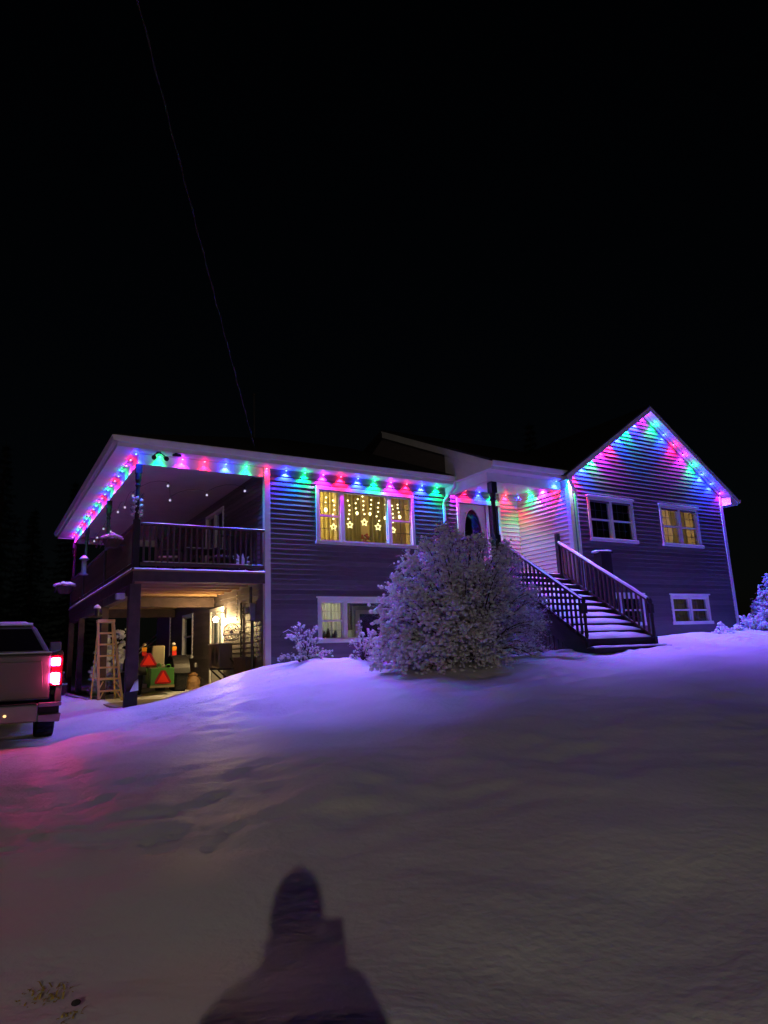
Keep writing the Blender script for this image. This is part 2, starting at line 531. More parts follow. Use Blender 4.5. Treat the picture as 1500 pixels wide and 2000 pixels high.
# porch side wall, facing left
pm = MB(); pm.box(XA, XA + .12, YG + .121, YF - .001, .8, 5.98)
porch_wall = pm.build('porch_wall', CREAM, house, label='pale clapboard side wall of the porch glowing pink')
clad(porch_wall, 'x', XA, YG + .10, YF - .01, ZF, ZE, [], CREAM)

# left side wall under and on the balcony
S_WIN = (19.95, 20.95, 1.72, 2.86)
S_DOOR = (17.10, 18.08, .80, 2.84)
SH = [S_WIN, S_DOOR]
sm = MB()
for a, b, c, d in cells(YF + .121, 24.6, .3, 3.24, SH):
    sm.box(XW, XW + .12, a, b, c, d)
side_wall = sm.build('lower_side_wall', SIDING, house, label='lower side wall under the balcony lit by a yellow lamp')
clad(side_wall, 'x', XW, 14.10, 22.55, .70, 3.22, SH, SIDING)
B_WIN = (17.15, 18.6, 4.2, 5.5)
sm = MB()
for a, b, c, d in cells(YF + .121, 24.6, 3.241, ZE, [B_WIN]):
    sm.box(XW, XW + .12, a, b, c, d)
balcony_wall = sm.build('upper_side_wall', SIDING, house, label='clapboard wall behind the balcony')
clad(balcony_wall, 'x', XW, 14.10, 22.55, ZF + .05, ZE, [B_WIN], SIDING)
MB().box(XW + .121, XR, 24.48, 24.6, .3, ZE).build('rear_wall', SIDING, house)
MB().box(XR - .12, XR, YG + .121, 24.479, .3, 5.7).build('end_wall', SIDING, house)

# corner boards
MB().box(XW - .035, XW + .10, YF - .035, YF + .10, 1.0, ZE).build('corner_board', WHITE, house, bevel=.004)
MB().box(XA - .035, XA + .09, YG - .035, YG + .10, 1.35, 6.0).build('corner_board', WHITE, house, bevel=.004)
MB().box(XR - .09, XR + .035, YG - .035, YG + .10, 1.35, 5.95).build('corner_board', WHITE, house, bevel=.004)
MB().box(XA - .03, XA - .001, YF - .03, YF - .001, ZF, ZE).build('corner_board', CREAM, house)
MB().box(XW - .03, XW, 22.55, 22.68, .72, 3.2).build('corner_board', WHITE, house)

# floors between the rooms (they also keep the light of each room in)
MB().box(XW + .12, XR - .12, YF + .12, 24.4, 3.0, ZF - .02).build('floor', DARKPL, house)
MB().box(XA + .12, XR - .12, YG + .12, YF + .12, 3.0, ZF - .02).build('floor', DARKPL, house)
MB().box(XW + .12, XR - .12, YF + .12, 24.4, ZE - .05, ZE).build('ceiling', PLASTER, house)
MB().box(XA + .12, XR - .12, YG + .12, YF + .12, 5.6, 5.65).build('ceiling', PLASTER, house)
# inner walls of the rooms behind the lit windows
def room(x0, x1, y0, y1, z0, z1, m, name='room_wall'):
    MB().box(x0 - .06, x0, y0, y1, z0, z1).build(name, m, house)
    MB().box(x1, x1 + .06, y0, y1, z0, z1).build(name, m, house)
    MB().box(x0, x1, y1, y1 + .06, z0, z1).build(name, m, house)
room(5.75, 10.5, YF + .13, 17.2, ZF - .01, ZE - .06, PLASTER)
room(5.75, 10.3, YF + .13, 15.75, .8, 2.99, GREYPL)
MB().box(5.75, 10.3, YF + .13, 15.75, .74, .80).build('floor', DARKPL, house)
room(16.2, 19.2, YG + .13, 15.0, ZF - .01, 5.59, PLASTER)
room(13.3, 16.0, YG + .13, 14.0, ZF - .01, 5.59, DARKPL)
room(16.2, 19.2, YG + .13, 14.0, 1.0, 2.99, GREYPL)
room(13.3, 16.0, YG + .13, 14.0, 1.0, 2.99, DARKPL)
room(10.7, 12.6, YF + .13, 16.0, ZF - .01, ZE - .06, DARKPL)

# ---- windows
def window(hole, face, sections, lab, kind='y', cap=True, pane=GLASS, trim=.085):
    """sections: list of (fraction0, fraction1, 'hung'|'fixed'|'slide', vertical grille bars, horizontal grille bars)"""
    u0, u1, z0, z1 = hole
    def B(mb, a, b, y0, y1, c, d):
        if kind == 'y': mb.box(a, b, face + y0, face + y1, c, d)
        else: mb.box(face + y0, face + y1, a, b, c, d)
        return mb
    m = MB()
    B(m, u0 - trim, u0, -.04, .10, z0 - .0, z1); B(m, u1, u1 + trim, -.04, .10, z0, z1)
    B(m, u0 - trim, u1 + trim, -.041, .101, z1, z1 + trim)
    if cap: B(m, u0 - trim - .03, u1 + trim + .03, -.08, .02, z1 + trim, z1 + trim + .035)
    w = m.build('window', WHITE, house, bevel=.004, label=lab)
    B(MB(), u0 - trim - .03, u1 + trim + .03, -.085, .10, z0 - .07, z0).build('sill', WHITE, w, bevel=.004)
    B(MB(), u0 - trim - .02, u1 + trim + .02, -.08, -.045, z0 + .0005, z0 + .018).build('sill_snow', SNOW, w)
    for k, (f0, f1, typ, nv, nh) in enumerate(sections):
        a = u0 + (u1 - u0) * f0; b = u0 + (u1 - u0) * f1
        if f1 < .999: B(MB(), b - .045, b + .045, -.03, .09, z0, z1).build('mullion', WHITE, w)
        a2 = a + (.045 if f0 > .001 else 0); b2 = b - (.045 if f1 < .999 else 0)
        s = MB(); t = .03
        B(s, a2, a2 + t, .0, .06, z0, z1); B(s, b2 - t, b2, .0, .06, z0, z1)
        B(s, a2 + t, b2 - t, .0, .06, z0, z0 + t + .01); B(s, a2 + t, b2 - t, .0, .06, z1 - t, z1)
        mid = (z0 + z1) / 2
        if typ == 'hung': B(s, a2 + t, b2 - t, -.006, .055, mid - .022, mid + .022)
        s.build('sash', WHITE, w)
        B(MB(), a2 + t, b2 - t, .025, .030, z0 + t, z1 - t).build('pane', pane, w)
        g = MB()
        for i in range(nv):
            x = a2 + t + (b2 - a2 - 2 * t) * (i + 1) / (nv + 1)
            B(g, x - .007, x + .007, .034, .044, z0 + t, z1 - t)
        if nh:
            zz = [z0 + (mid - z0) / 2, mid + (z1 - mid) / 2] if typ == 'hung' else [z0 + (z1 - z0) * (i + 1) / (nh + 1) for i in range(nh)]
            for zq in zz: B(g, a2 + t, b2 - t, .036, .042, zq - .007, zq + .007)
        if g.v: g.build('muntin', mat_muntin, w)
    return w
mat_muntin = mat('grey_grille', (.22, .21, .2), .5)
THREE = [(0, .235, 'hung', 1, 1), (.235, .745, 'fixed', 0, 0), (.745, 1, 'hung', 1, 1)]
window(H_UP, YF, THREE, 'wide three part upstairs window lit warm yellow with hanging stars', cap=False)
window(H_LOW, YF, THREE, 'wide basement window with pale lit room, partly behind the big shrub')
TWO = [(0, .5, 'hung', 2, 1), (.5, 1, 'hung', 2, 1)]
window(H_G1, YG, TWO, 'dark upstairs double window in the gable wall', pane=DARKGLASS)
window(H_G2, YG, TWO, 'lit upstairs double window in the gable wall with tan curtain')
window(H_G3, YG, TWO, 'small basement window at the far end of the gable wall')
window(H_G4, YG, TWO, 'dark basement window behind the stair railing', pane=DARKGLASS)
window(S_WIN, XW, [(0, 1, 'hung', 0, 0)], 'tall narrow window in the wall under the balcony', kind='x', pane=DARKGLASS, trim=.09, cap=False)
window(B_WIN, XW, [(0, .5, 'slide', 0, 0), (.5, 1, 'slide', 0, 0)], 'dark sliding window behind the balcony furniture', kind='x', pane=DARKGLASS, cap=False)

# ---- front door with oval glass and side light
d = MB()
d.box(10.85, 10.93, YF - .05, YF + .10, ZF, 5.48).box(12.30, 12.38, YF - .05, YF + .10, ZF, 5.48).box(10.85, 12.38, YF - .052, YF + .102, 5.48, 5.60).box(11.86, 11.95, YF - .03, YF + .10, ZF, 5.48)
fdoor = d.build('front_door', WHITE, house, bevel=.005, label='white front door with tall oval glass, partly behind the shrub')
# leaf with an oval opening: ring of quads between the oval and the rectangle
def oval_leaf(x0, x1, z0, z1, cx, cz, rx, rz, y0, y1, n=48):
    m = MB()
    inner, outer = [], []
    for i in range(n):
        a = 2 * math.pi * i / n
        c, s = math.cos(a), math.sin(a)
        inner.append((cx + rx * c, cz + rz * s))
        k = min(((x1 - cx) if c > 0 else (x0 - cx)) / c if abs(c) > 1e-6 else 1e9, ((z1 - cz) if s > 0 else (z0 - cz)) / s if abs(s) > 1e-6 else 1e9)
        outer.append((cx + k * c, cz + k * s))
    # snap the four nearest to the corners
    for X_, Z_ in ((x0, z0), (x1, z0), (x1, z1), (x0, z1)):
        j = min(range(n), key=lambda i: (outer[i][0] - X_) ** 2 + (outer[i][1] - Z_) ** 2)
        outer[j] = (X_, Z_)
    v = [(p[0], y0, p[1]) for p in inner] + [(p[0], y0, p[1]) for p in outer] + [(p[0], y1, p[1]) for p in inner] + [(p[0], y1, p[1]) for p in outer]
    f = []
    for i in range(n):
        j = (i + 1) % n
        f += [(i, j, n + j, n + i), (2 * n + i, 3 * n + i, 3 * n + j, 2 * n + j), (i, 2 * n + i, 2 * n + j, j), (n + i, n + j, 3 * n + j, 3 * n + i)]
    return m.add(v, f)
oval_leaf(10.94, 11.85, ZF + .02, 5.47, 11.395, 4.62, .31, .72, YF + .02, YF + .065).build('door_leaf', WHITE, fdoor)
rg = MB()
n = 48
rg.tube([(11.395 + .315 * math.cos(2 * math.pi * i / n), YF + .015, 4.62 + .725 * math.sin(2 * math.pi * i / n)) for i in range(n + 1)], .022, 8, cap=False)
rg.build('oval_moulding', WHITE, fdoor, smooth=True)
MB().box(11.05, 11.74, YF + .04, YF + .046, 3.85, 5.38).build('door_glass', DARKGLASS, fdoor)
MB().box(11.96, 12.29, YF + .04, YF + .046, ZF + .5, 5.44).build('side_light', DARKGLASS, fdoor)
MB().box(11.95, 12.30, YF + .03, YF + .07, ZF + .02, ZF + .5).build('side_panel', WHITE, fdoor)
MB().ball((11.79, YF - .02, 4.35), .035, 2).build('door_knob', STEEL, fdoor, smooth=True)
# a blue lit fibre ornament seen through the oval glass
orn = empty('glowing_ornament', (11.42, 14.5, 5.15), 'small blue glowing ornament behind the front door glass', 'ornament')
MB().ball((11.40, 14.45, 5.26), .05, 2, (1.3, .6, .6)).build('glow', emit('blue_ornament_glow', (.15, .45, 1.0), 3.0), orn)
MB().tube([(11.40, 14.45, 5.30), (11.40, 14.45, 5.78)], .004, 5).build('cord', BLACK, orn)

# ---- side door under the balcony
d = MB()
y0, y1, z0, z1 = S_DOOR
d.box(XW - .04, XW + .10, y0 - .09, y0, z0 - .08, z1).box(XW - .04, XW + .10, y1, y1 + .09, z0 - .08, z1).box(XW - .041, XW + .101, y0 - .09, y1 + .09, z1, z1 + .09)
sdoor = d.build('side_door', WHITE, house, bevel=.004, label='white door beside the lamp under the balcony')
MB().box(XW + .02, XW + .06, y0 + .003, y1 - .003, z0, z1 - .003).build('door_leaf', WHITE, sdoor, bevel=.004)
MB().box(XW + .005, XW + .02, y0 + .2, y0 + .36, 1.75, 2.65).build('door_glass', DARKGLASS, sdoor)
MB().box(XW + .005, XW + .02, y0 + .5, y1 - .2, 1.75, 2.65).build('door_glass', DARKGLASS, sdoor)
MB().ball((XW - .03, y0 + .08, 1.75), .035, 2).build('door_knob', STEEL, sdoor, smooth=True)

# ------------------------------------------------------------------ roofs
def slab(pts, t, name, m, parent):
    top = [Vector(p) for p in pts]
    bot = [p - Vector((0, 0, t)) for p in top]
    n = len(pts)
    mb = MB()
    mb.add(top + bot, [tuple(range(n)), tuple(range(2 * n - 1, n - 1, -1))] + [(i, n + i, n + (i + 1) % n, (i + 1) % n) for i in range(n)])
    return mb.build(name, m, parent)
FX, FY = 2.13, 13.55      # outer lines of the fascia
ZR = 6.06
roof = MB()
RX0, RYm, RYb, RZ = 8.1, 19.2, 24.9, ZR + .42 * (19.2 - FY)
roof_main = slab([(FX - .04, FY - .04, ZR), (10.5, FY - .04, ZR), (10.5, RYm, RZ), (RX0 - .3, RYm, RZ)], .05, 'main_roof', SHINGLE, house)
roof_main['label'] = 'dark shingled roof over the balcony and front wall'
slab([(FX - .04, RYb, ZR), (FX - .04, FY - .04, ZR), (RX0 - .3, RYm, RZ)], .05, 'hip_slope', SHINGLE, roof_main)
slab([(10.5, RYb, ZR), (FX - .04, RYb, ZR), (RX0 - .3, RYm, RZ), (10.5, RYm, RZ)], .05, 'rear_slope', SHINGLE, roof_main)
# soffits: overhang and balcony ceiling
MB().box(FX + .02, XW - .001, FY + .02, 24.85, ZE, ZE + .03).build('soffit', SOFFIT, roof_main)
MB().box(XW, 10.36, FY + .02, YF - .001, ZE + .001, ZE + .031).build('soffit', SOFFIT, roof_main)
# fascia and gutter
MB().box(FX, 10.45, FY, FY + .02, ZE - .03, ZR - .05).build('fascia', WHITE, roof_main)
MB().box(FX, FX + .02, FY + .021, 24.87, ZE - .03, ZR - .05).build('fascia', WHITE, roof_main)
MB().box(FX, XW, 24.85, 24.87, ZE - .031, ZR - .05).build('fascia', WHITE, roof_main)
GUT = [(0, 0), (0, .11), (-.02, .11), (-.02, .10), (-.09, .10), (-.11, .115), (-.12, .10), (-.105, .06), (-.075, .0)]
MB().prism([(FY - .002 + p[0], ZE + .05 + p[1]) for p in GUT], 'x', FX - .1, 10.4).build('gutter', WHITE, roof_main)
MB().prism([(FX - .002 + p[0], ZE + .05 + p[1]) for p in GUT], 'y', FY - .1, 24.9).build('gutter', WHITE, roof_main)
# downspout beside the window
ds = MB()
ds.tube([(10.42, FY - .05, ZE + .06), (10.42, FY - .05, ZE - .10), (10.40, YF - .12, ZE - .38), (10.40, YF - .075, ZE - .48), (10.40, YF - .075, 1.5)], .042, 8)
ds.build('downspout', WHITE, roof_main)

# porch roof, rising backwards, with its rake end
PX0, PY0 = 10.36, 11.95
ZP = 8.36
porch_roof = slab([(PX0 - .04, PY0 - .05, ZR), (XA + .02, PY0 - .05, ZR), (16.42, 16.9, ZP), (PX0 - .04, 16.9, ZP)], .05, 'porch_roof', SHINGLE, house)
porch_roof['label'] = 'dark shingled roof over the porch with white rake board'
slab([(PX0 - .04, 16.9, ZP), (16.4, 16.9, ZP), (16.4, 24.9, ZR), (PX0 - .04, 24.9, ZR)], .05, 'rear_slope', SHINGLE, porch_roof)
slope = (ZP - ZR) / (16.9 - PY0 + .05)
MB().prism([(PY0 - .05, ZR - .06), (16.9, ZP - .06), (16.9, ZP - .26), (PY0 - .05, ZR - .24)], 'x', PX0 - .025, PX0 - .001).build('rake_board', WHITE, porch_roof)
MB().prism([(PY0 - .05, ZR - .055), (16.9, ZP - .055), (16.9, ZP - .115), (PY0 - .05, ZR - .115)], 'x', PX0 - .05, PX0 - .026).build('rake_trim', WHITE, porch_roof)
MB().prism([(YF - .2, ZE + .04), (YF - .2, ZR + slope * (YF - .2 - PY0) - .1), (16.8, ZP - .1), (21.5, ZE + .3), (21.5, ZE + .04)], 'x', PX0 + .10, PX0 + .14).build('rake_wall', SIDING, porch_roof)
MB().prism([(PY0 + .0, ZE + .001), (YF - .21, ZR + slope * (YF - .21 - PY0) - .12), (YF - .21, ZE + .001)], 'x', PX0 + .05, PX0 + .09).build('rake_end_panel', WHITE, porch_roof)
MB().box(PX0, XA - .001, PY0 + .02, YF - .001, ZE + .002, ZE + .03).build('porch_ceiling', SOFFIT, porch_roof)
MB().box(PX0, 13.1, PY0, PY0 + .02, ZE - .03, ZR - .055).build('fascia', WHITE, porch_roof)
MB().prism([(PY0 - .002 + p[0], ZE + .05 + p[1]) for p in GUT], 'x', PX0 - .04, 13.0).build('gutter', WHITE, porch_roof)
MB().box(PX0 + .15, XA - .04, 12.32, 12.47, ZE - .22, ZE).build('beam', WHITE, porch_roof, bevel=.005)
MB().box(PX0 + .15, PX0 + .30, 12.471, YF - .001, ZE - .22, ZE).build('beam', WHITE, porch_roof, bevel=.005)
ds = MB()
ds.tube([(12.95, PY0 - .05, ZE + .06), (12.95, PY0 - .04, ZE - .06), (XA + .13, YG - .12, ZE - .36), (XA + .13, YG - .085, ZE - .46), (XA + .13, YG - .085, 1.6)], .042, 8)
ds.build('downspout', WHITE, porch_roof)

# gable roof
GY0 = 11.75
def groof(x, top=.17): return GZ + top - GS * abs(x - GX)
EL, ER = 12.70, 20.15
groofL = slab([(EL, GY0, groof(EL)), (GX, GY0, groof(GX)), (GX, 22, groof(GX)), (EL, 22, groof(EL))], .05, 'gable_roof', SHINGLE, house)
groofL['label'] = 'steep dark roof of the gable wing'
slab([(GX, GY0, groof(GX)), (ER, GY0, groof(ER)), (ER, 22, groof(ER)), (GX, 22, groof(GX))], .05, 'right_slope', SHINGLE, groofL)
for sgn, xe in ((-1, EL), (1, ER)):
    # rake board and rake soffit
    MB().prism([(GX, groof(GX) - .052), (xe, groof(xe) - .052), (xe, groof(xe) - .20), (GX, groof(GX) - .20)], 'y', GY0, GY0 + .02).build('rake_board', WHITE, groofL)
    MB().prism([(GX, GZ + .02), (xe, GZ + .02 - GS * abs(xe - GX)), (xe, GZ - GS * abs(xe - GX)), (GX, GZ)], 'y', GY0 + .021, YG + .0).build('rake_soffit', SOFFIT, groofL)
# boxed eave return and gutter at the right
MB().box(XR + .036, ER - .001, GY0 + .03, YG + .15, 5.66, 5.90).build('eave_return', WHITE, groofL, bevel=.004)
MB().box(XR + .036, ER, YG + .151, 21.9, 5.70, 5.73).build('soffit', SOFFIT, groofL)
MB().prism([(ER + .002 - p[0], 5.72 + p[1]) for p in GUT], 'y', GY0 - .02, 21.9).build('gutter', WHITE, groofL)

# ------------------------------------------------------------------ balcony
BX0, BX1, BY0, BY1 = 2.60, XW - .045, 14.0, 24.75
balc = MB()
balc.box(BX0, BX1, BY0, BY0 + .045, 3.19, ZF - .001).box(BX0, BX0 + .045, BY0 + .046, BY1, 3.15, ZF - .001).box(BX0, BX1, BY1 + .001, BY1 + .046, 3.15, ZF - .001)
balcony = balc.build('balcony', WOOD, house, label='raised wooden balcony with dark railing over the parking space')
y = BY0 + .01
while y < BY1:
    MB().box(BX0 - .02, BX1, y, y + .138, ZF, ZF + .032).build('deck_board', LUMBER, balcony)
    y += .146
for y in np.arange(BY0 + .5, BY1, .6):
    MB().box(BX0 + .046, BX1, y, y + .04, 3.22, ZF - .002).build('joist', LUMBER, balcony)
for y in (17.75, 21.9):
    MB().box(BX0 + .046, XW - .046, y, y + .14, 2.96, 3.21).build('cross_beam', WOOD, balcony)
MB().box(BX0 + .02, BX0 + .19, 17.89, BY1, 2.95, 3.149).build('edge_beam', WOOD, balcony)
MB().box(BX0 + .02, BX0 + .19, BY0 + .24, 17.749, 2.95, 3.149).build('edge_beam', WOOD, balcony)
# lower posts
MB().box(2.55, 2.77, 14.02, 14.235, .55, 3.14).build('lower_post', WOOD, balcony, bevel=.008, label='thick dark corner post under the balcony')
MB().hexa([(2.49, 13.93, .70), (2.74, 13.93, .72), (2.74, 14.018, .72), (2.49, 14.018, .70)], [(2.52, 13.95, 1.06), (2.75, 13.95, 1.08), (2.75, 14.018, 1.08), (2.52, 14.018, 1.06)]).build('post_guard', BLACK, balcony, label='black guard at the foot of the corner post')
MB().hexa([(2.60, 13.90, 1.05), (2.76, 13.90, 1.07), (2.76, 14.0, 1.07), (2.62, 14.0, 1.05)], [(2.70, 13.97, 1.24), (2.76, 13.96, 1.27), (2.76, 14.01, 1.28), (2.72, 14.01, 1.24)]).build('snow', SNOW, balcony)
for y in (17.75, 22.0, 24.5):
    MB().box(2.60, 2.76, y, y + .15, .5, 2.949).build('lower_post', WOOD, balcony, bevel=.006)
# upper posts, beam and railing
MB().box(BX0 + .04, XW - .036, 14.07, 14.17, ZE - .21, ZE).build('roof_beam', WHITE, balcony)
MB().box(BX0 + .04, BX0 + .13, 14.171, 24.7, ZE - .21, ZE).build('roof_beam', WHITE, balcony)
MB().box(BX0 + .131, XW - .001, 24.55, 24.7, ZE - .21, ZE).build('roof_beam', WHITE, balcony)
def post_profile(h0, h1, r):
    L = h1 - h0
    return [(r * 1.3, h0), (r * 1.3, h0 + .16 * L), (r * .8, h0 + .17 * L), (r * 1.15, h0 + .19 * L), (r * .85, h0 + .21 * L), (r * 1.0, h0 + .3 * L), (r * .82, h0 + .78 * L),
            (r * 1.2, h0 + .80 * L), (r * .85, h0 + .82 * L), (r * 1.25, h0 + .85 * L), (r * 1.3, h0 + .88 * L), (r * 1.3, h1)]
def upper_post(x, y):
    m = MB(); m.lathe(post_profile(ZF + .033, ZE - .211, .048), (x, y, 0), 14)
    m.box(x - .062, x + .062, y - .062, y + .062, ZF + .034, 4.47)
    m.box(x - .062, x + .062, y - .062, y + .062, ZE - .40, ZE - .212)
    return m.build('upper_post', DKWOOD, balcony)
for y in (14.14, 17.75, 21.7, 24.6): upper_post(2.66, y)
def rail_run(a, b, parent, n, zb, zt, m=WOOD, snow=.03, top_w=.12, lowgap=.09, turned=False):
    """railing from a to b (Vectors at deck level); each baluster a piece of its own"""
    a = Vector(a); b = Vector(b)
    up_ = Vector((0, 0, 1))
    MB().bar(a + up_ * (zt - .02), b + up_ * (zt - .02), top_w, .04).build('top_rail', m, parent)
    MB().bar(a + up_ * (zb + lowgap), b + up_ * (zb + lowgap), .05, .07).build('bottom_rail', m, parent)
    d_ = (b - a)
    base = None
    for i in range(n):
        p = a + d_ * ((i + .5) / n)
        q = MB()
        z0_, z1_ = zb + lowgap + .036, zt - .041
        q.box(-.019, .019, -.019, .019, 0, z1_ - z0_) if base is None else None
        if base is None:
            o = q.build('baluster', m, parent); base = o.data
        else:
            o = link('baluster', base, m, parent)
        o.location = p + up_ * z0_
    if snow:
        # snow lying along the rails, in lumps
        s = MB()
        k = max(4, int(d_.length / .12)); side = Vector((d_.y, -d_.x, 0)).normalized() * (top_w * .42)
        prev = None
        for i in range(k + 1):
            c = a + d_ * (i / k) + up_ * zt
            h = snow * (.6 + .5 * noise.noise(c * 3.1))
            s.v += [tuple(c - side), tuple(c - side * .6 + up_ * h), tuple(c + side * .6 + up_ * h), tuple(c + side)]
            if i:
                o_ = len(s.v) - 8
                for j in range(3): s.f.append((o_ + j, o_ + j + 1, o_ + 5 + j, o_ + 4 + j))
        s.build('rail_snow', SNOW, parent, smooth=True)
rail_run((2.74, 14.06, ZF), (XW - .05, 14.06, ZF), balcony, 22, .06, .99, snow=.025)
rail_run((2.655, 14.22, ZF), (2.655, 17.66, ZF), balcony, 27, .06, .99, snow=.012)
rail_run((2.655, 17.83, ZF), (2.655, 21.62, ZF), balcony, 30, .06, .99, snow=.012)
rail_run((2.655, 21.78, ZF), (2.655, 24.52, ZF), balcony, 22, .06, .99, snow=.012)
# snow along the deck edge and on the bottom rails
def snow_strip(pts, w, h, parent, name='snow', seg=.15, seed=0, m=SNOW):
    pts = [Vector(p) for p in pts]
    s = MB()
    for a, b in zip(pts, pts[1:]):
        d_ = b - a; k = max(3, int(d_.length / seg)); side = Vector((d_.y, -d_.x, 0)).normalized()
        o0 = len(s.v)
        for i in range(k + 1):
            c = a + d_ * (i / k)
            hh = h * (.55 + .7 * abs(noise.noise(c * 2.3 + Vector((seed, 0, 0))))); ww = w * (.8 + .35 * noise.noise(c * 4.1 + Vector((0, seed, 0))))
            s.v += [tuple(c - side * w * .5), tuple(c - side * ww * .4 + Vector((0, 0, hh * .8))), tuple(c + Vector((0, 0, hh))), tuple(c + side * ww * .4 + Vector((0, 0, hh * .7))), tuple(c + side * ww * .5)]
            if i:
                o_ = o0 + (i - 1) * 5
                for j in range(4): s.f.append((o_ + j, o_ + j + 1, o_ + 6 + j, o_ + 5 + j))
    return s.build(name, m, parent, smooth=True)
snow_strip([(2.62, 14.01, ZF + .033), (XW - .06, 14.01, ZF + .033)], .11, .045, balcony, 'edge_snow')
snow_strip([(2.62, 14.05, ZF + .033), (2.62, 24.5, ZF + .033)], .10, .05, balcony, 'edge_snow')
snow_strip([(2.80, 14.06, ZF + .19), (XW - .08, 14.06, ZF + .19)], .06, .03, balcony, 'edge_snow', seed=5)
snow_strip([(2.655, 14.3, ZF + .19), (2.655, 22.5, ZF + .19)], .06, .03, balcony, 'edge_snow', seed=9)

# ------------------------------------------------------------------ porch deck, column and front stairs
SX0, SX1 = 10.80, 13.00
porch = MB().box(10.40, XA - .001, 12.46, YF - .001, ZF - .05, ZF).box(10.42, 10.5, 12.5, YF - .002, 1.2, ZF - .051).box(10.501, SX0 + .02, 12.5, 12.56, 1.2, ZF - .051).build('porch_deck', WOOD, house, label='wooden porch deck at the front door')
cm = MB(); cm.lathe(post_profile(ZF + .001, ZE - .221, .065), (10.72, 12.395, 0), 16)
cm.box(10.635, 10.805, 12.31, 12.48, ZE - .50, ZE - .222).box(10.635, 10.805, 12.31, 12.48, ZF + .002, 4.3)
cm.build('porch_column', BLACK, porch, label='slim black turned column holding up the porch roof')
rail_run((10.46, 12.56, ZF), (10.46, 13.95, ZF), porch, 11, .06, .95, snow=.02)
stairs = empty('front_stairs', (11.9, 9.9, 1.5), parent=house)
stairs['label'] = 'wide snow covered wooden stairs with dark railings up to the porch'
NR, RISE, RUN = 11, .17, .255
Y0s = 9.90; Z0s = 1.53
for i in range(NR):
    z = Z0s + RISE * i; y = Y0s + RUN * i
    if i < NR:
        MB().box(SX0 + .02, SX1 - .02, y + .02, y + .04, z - .02 if i else z - .30, z + RISE - .041).build('riser', DKWOOD, stairs)
    zt = z + RISE
    if i < NR - 1:
        MB().box(SX0 - .03, SX1 + .03, y - .015, y + RUN + .02, zt - .04, zt).build('tread', DKWOOD, stairs, bevel=.004)
    # drifted snow on the tread, higher against the riser behind, a bare rim at the front
    s = MB(); k = 30
    yb = y + RUN + .019 if i < NR - 1 else y + .5
    hb = (.150 - .0085 * i) if i < NR - 1 else .05
    for j in range(k + 1):
        x = SX0 + (SX1 - SX0 - .03) * j / k
        edge = max(0, (x - 12.1) / .9)
        e = -.008 + .022 * abs(noise.noise((x * 1.7, i * 3.1, 0))) + .10 * edge ** 2
        h = .022 + .014 * noise.noise((x * 2.2, i * 7.7, 4))
        hq = max(.03, hb * (1 - .55 * edge ** 2) + .018 * noise.noise((x * 3.0, i * 5.1, 9)))
        s.v += [(x, y + e, zt + .001), (x, y + e + .015, zt + h), (x, y + e + .12, zt + h + (hq - h) * .62), (x, yb, zt + hq)]
        if j:
            o_ = len(s.v) - 8
            for q in range(3): s.f.append((o_ + q, o_ + q + 1, o_ + 5 + q, o_ + 4 + q))
    s.build('tread_snow', SNOW, stairs, smooth=True)
MB().box(SX0 - .12, SX1 + .10, Y0s - .30, Y0s + .0, Z0s - .12, Z0s - .02).build('bottom_step', DKWOOD, stairs)
snow_strip([(SX0 - .05, Y0s - .13, Z0s - .02), (SX1 + .05, Y0s - .13, Z0s - .02)], .22, .06, stairs, 'tread_snow', seed=3)
for x in (SX0 - .045, SX1 - .005):
    L = (NR - 1) * RUN
    MB().prism([(Y0s, Z0s - .25), (Y0s, Z0s + .12), (Y0s + L, Z0s + .12 + (NR - 1) * RISE), (Y0s + L + .2, Z0s + (NR - 1) * RISE - .1), (Y0s + L + .2, Z0s + (NR - 1) * RISE - .35)], 'x', x, x + .05).build('stringer', DKWOOD, stairs)
def newel(x, y, z0, h):
    m = MB()
    m.box(x - .045, x + .045, y - .045, y + .045, z0, z0 + h * .22)
    m.lathe([(.04, z0 + h * .22), (.025, z0 + h * .26), (.042, z0 + h * .32), (.03, z0 + h * .5), (.04, z0 + h * .66), (.025, z0 + h * .70)], (x, y, 0), 12)
    m.box(x - .045, x + .045, y - .045, y + .045, z0 + h * .70, z0 + h * .88)
    m.lathe([(.03, z0 + h * .88), (.05, z0 + h * .92), (.035, z0 + h * .96), (.004, z0 + h)], (x, y, 0), 12)
    return m.build('newel_post', DKWOOD, stairs)
for x, m_ in ((SX0 + .03, DKWOOD), (SX1 - .04, WOOD)):
    newel(x, Y0s + .02, Z0s - .12, 1.16)
    MB().box(x - .05, x + .05, 12.50, 12.60, ZF + .001, ZF + 1.08).build('newel_post', DKWOOD, stairs)
    a = Vector((x, Y0s + .07, Z0s + .08)); b = Vector((x, 12.50, Z0s + .08 + (12.50 - Y0s - .07) * RISE / RUN))
    rail_run(a, b, stairs, 20, .05, .93, m=m_, snow=0, lowgap=.06, top_w=.13)
    snow_strip([a + Vector((0, 0, .93)), b + Vector((0, 0, .93))], .13, .085 if x > 12 else .008, stairs, 'rail_snow', seed=x, m=SNOW)
# skirt boards closing the left flank under the stairs
sk = MB()
y = Y0s + .1
while y < 12.5:
    zt = Z0s + .05 + (y - Y0s) * RISE / RUN
    MB().box(SX0 + .03, SX0 + .05, y, y + .11, 1.2, zt - .1).build('skirt_board', DKWOOD, stairs)
    y += .125

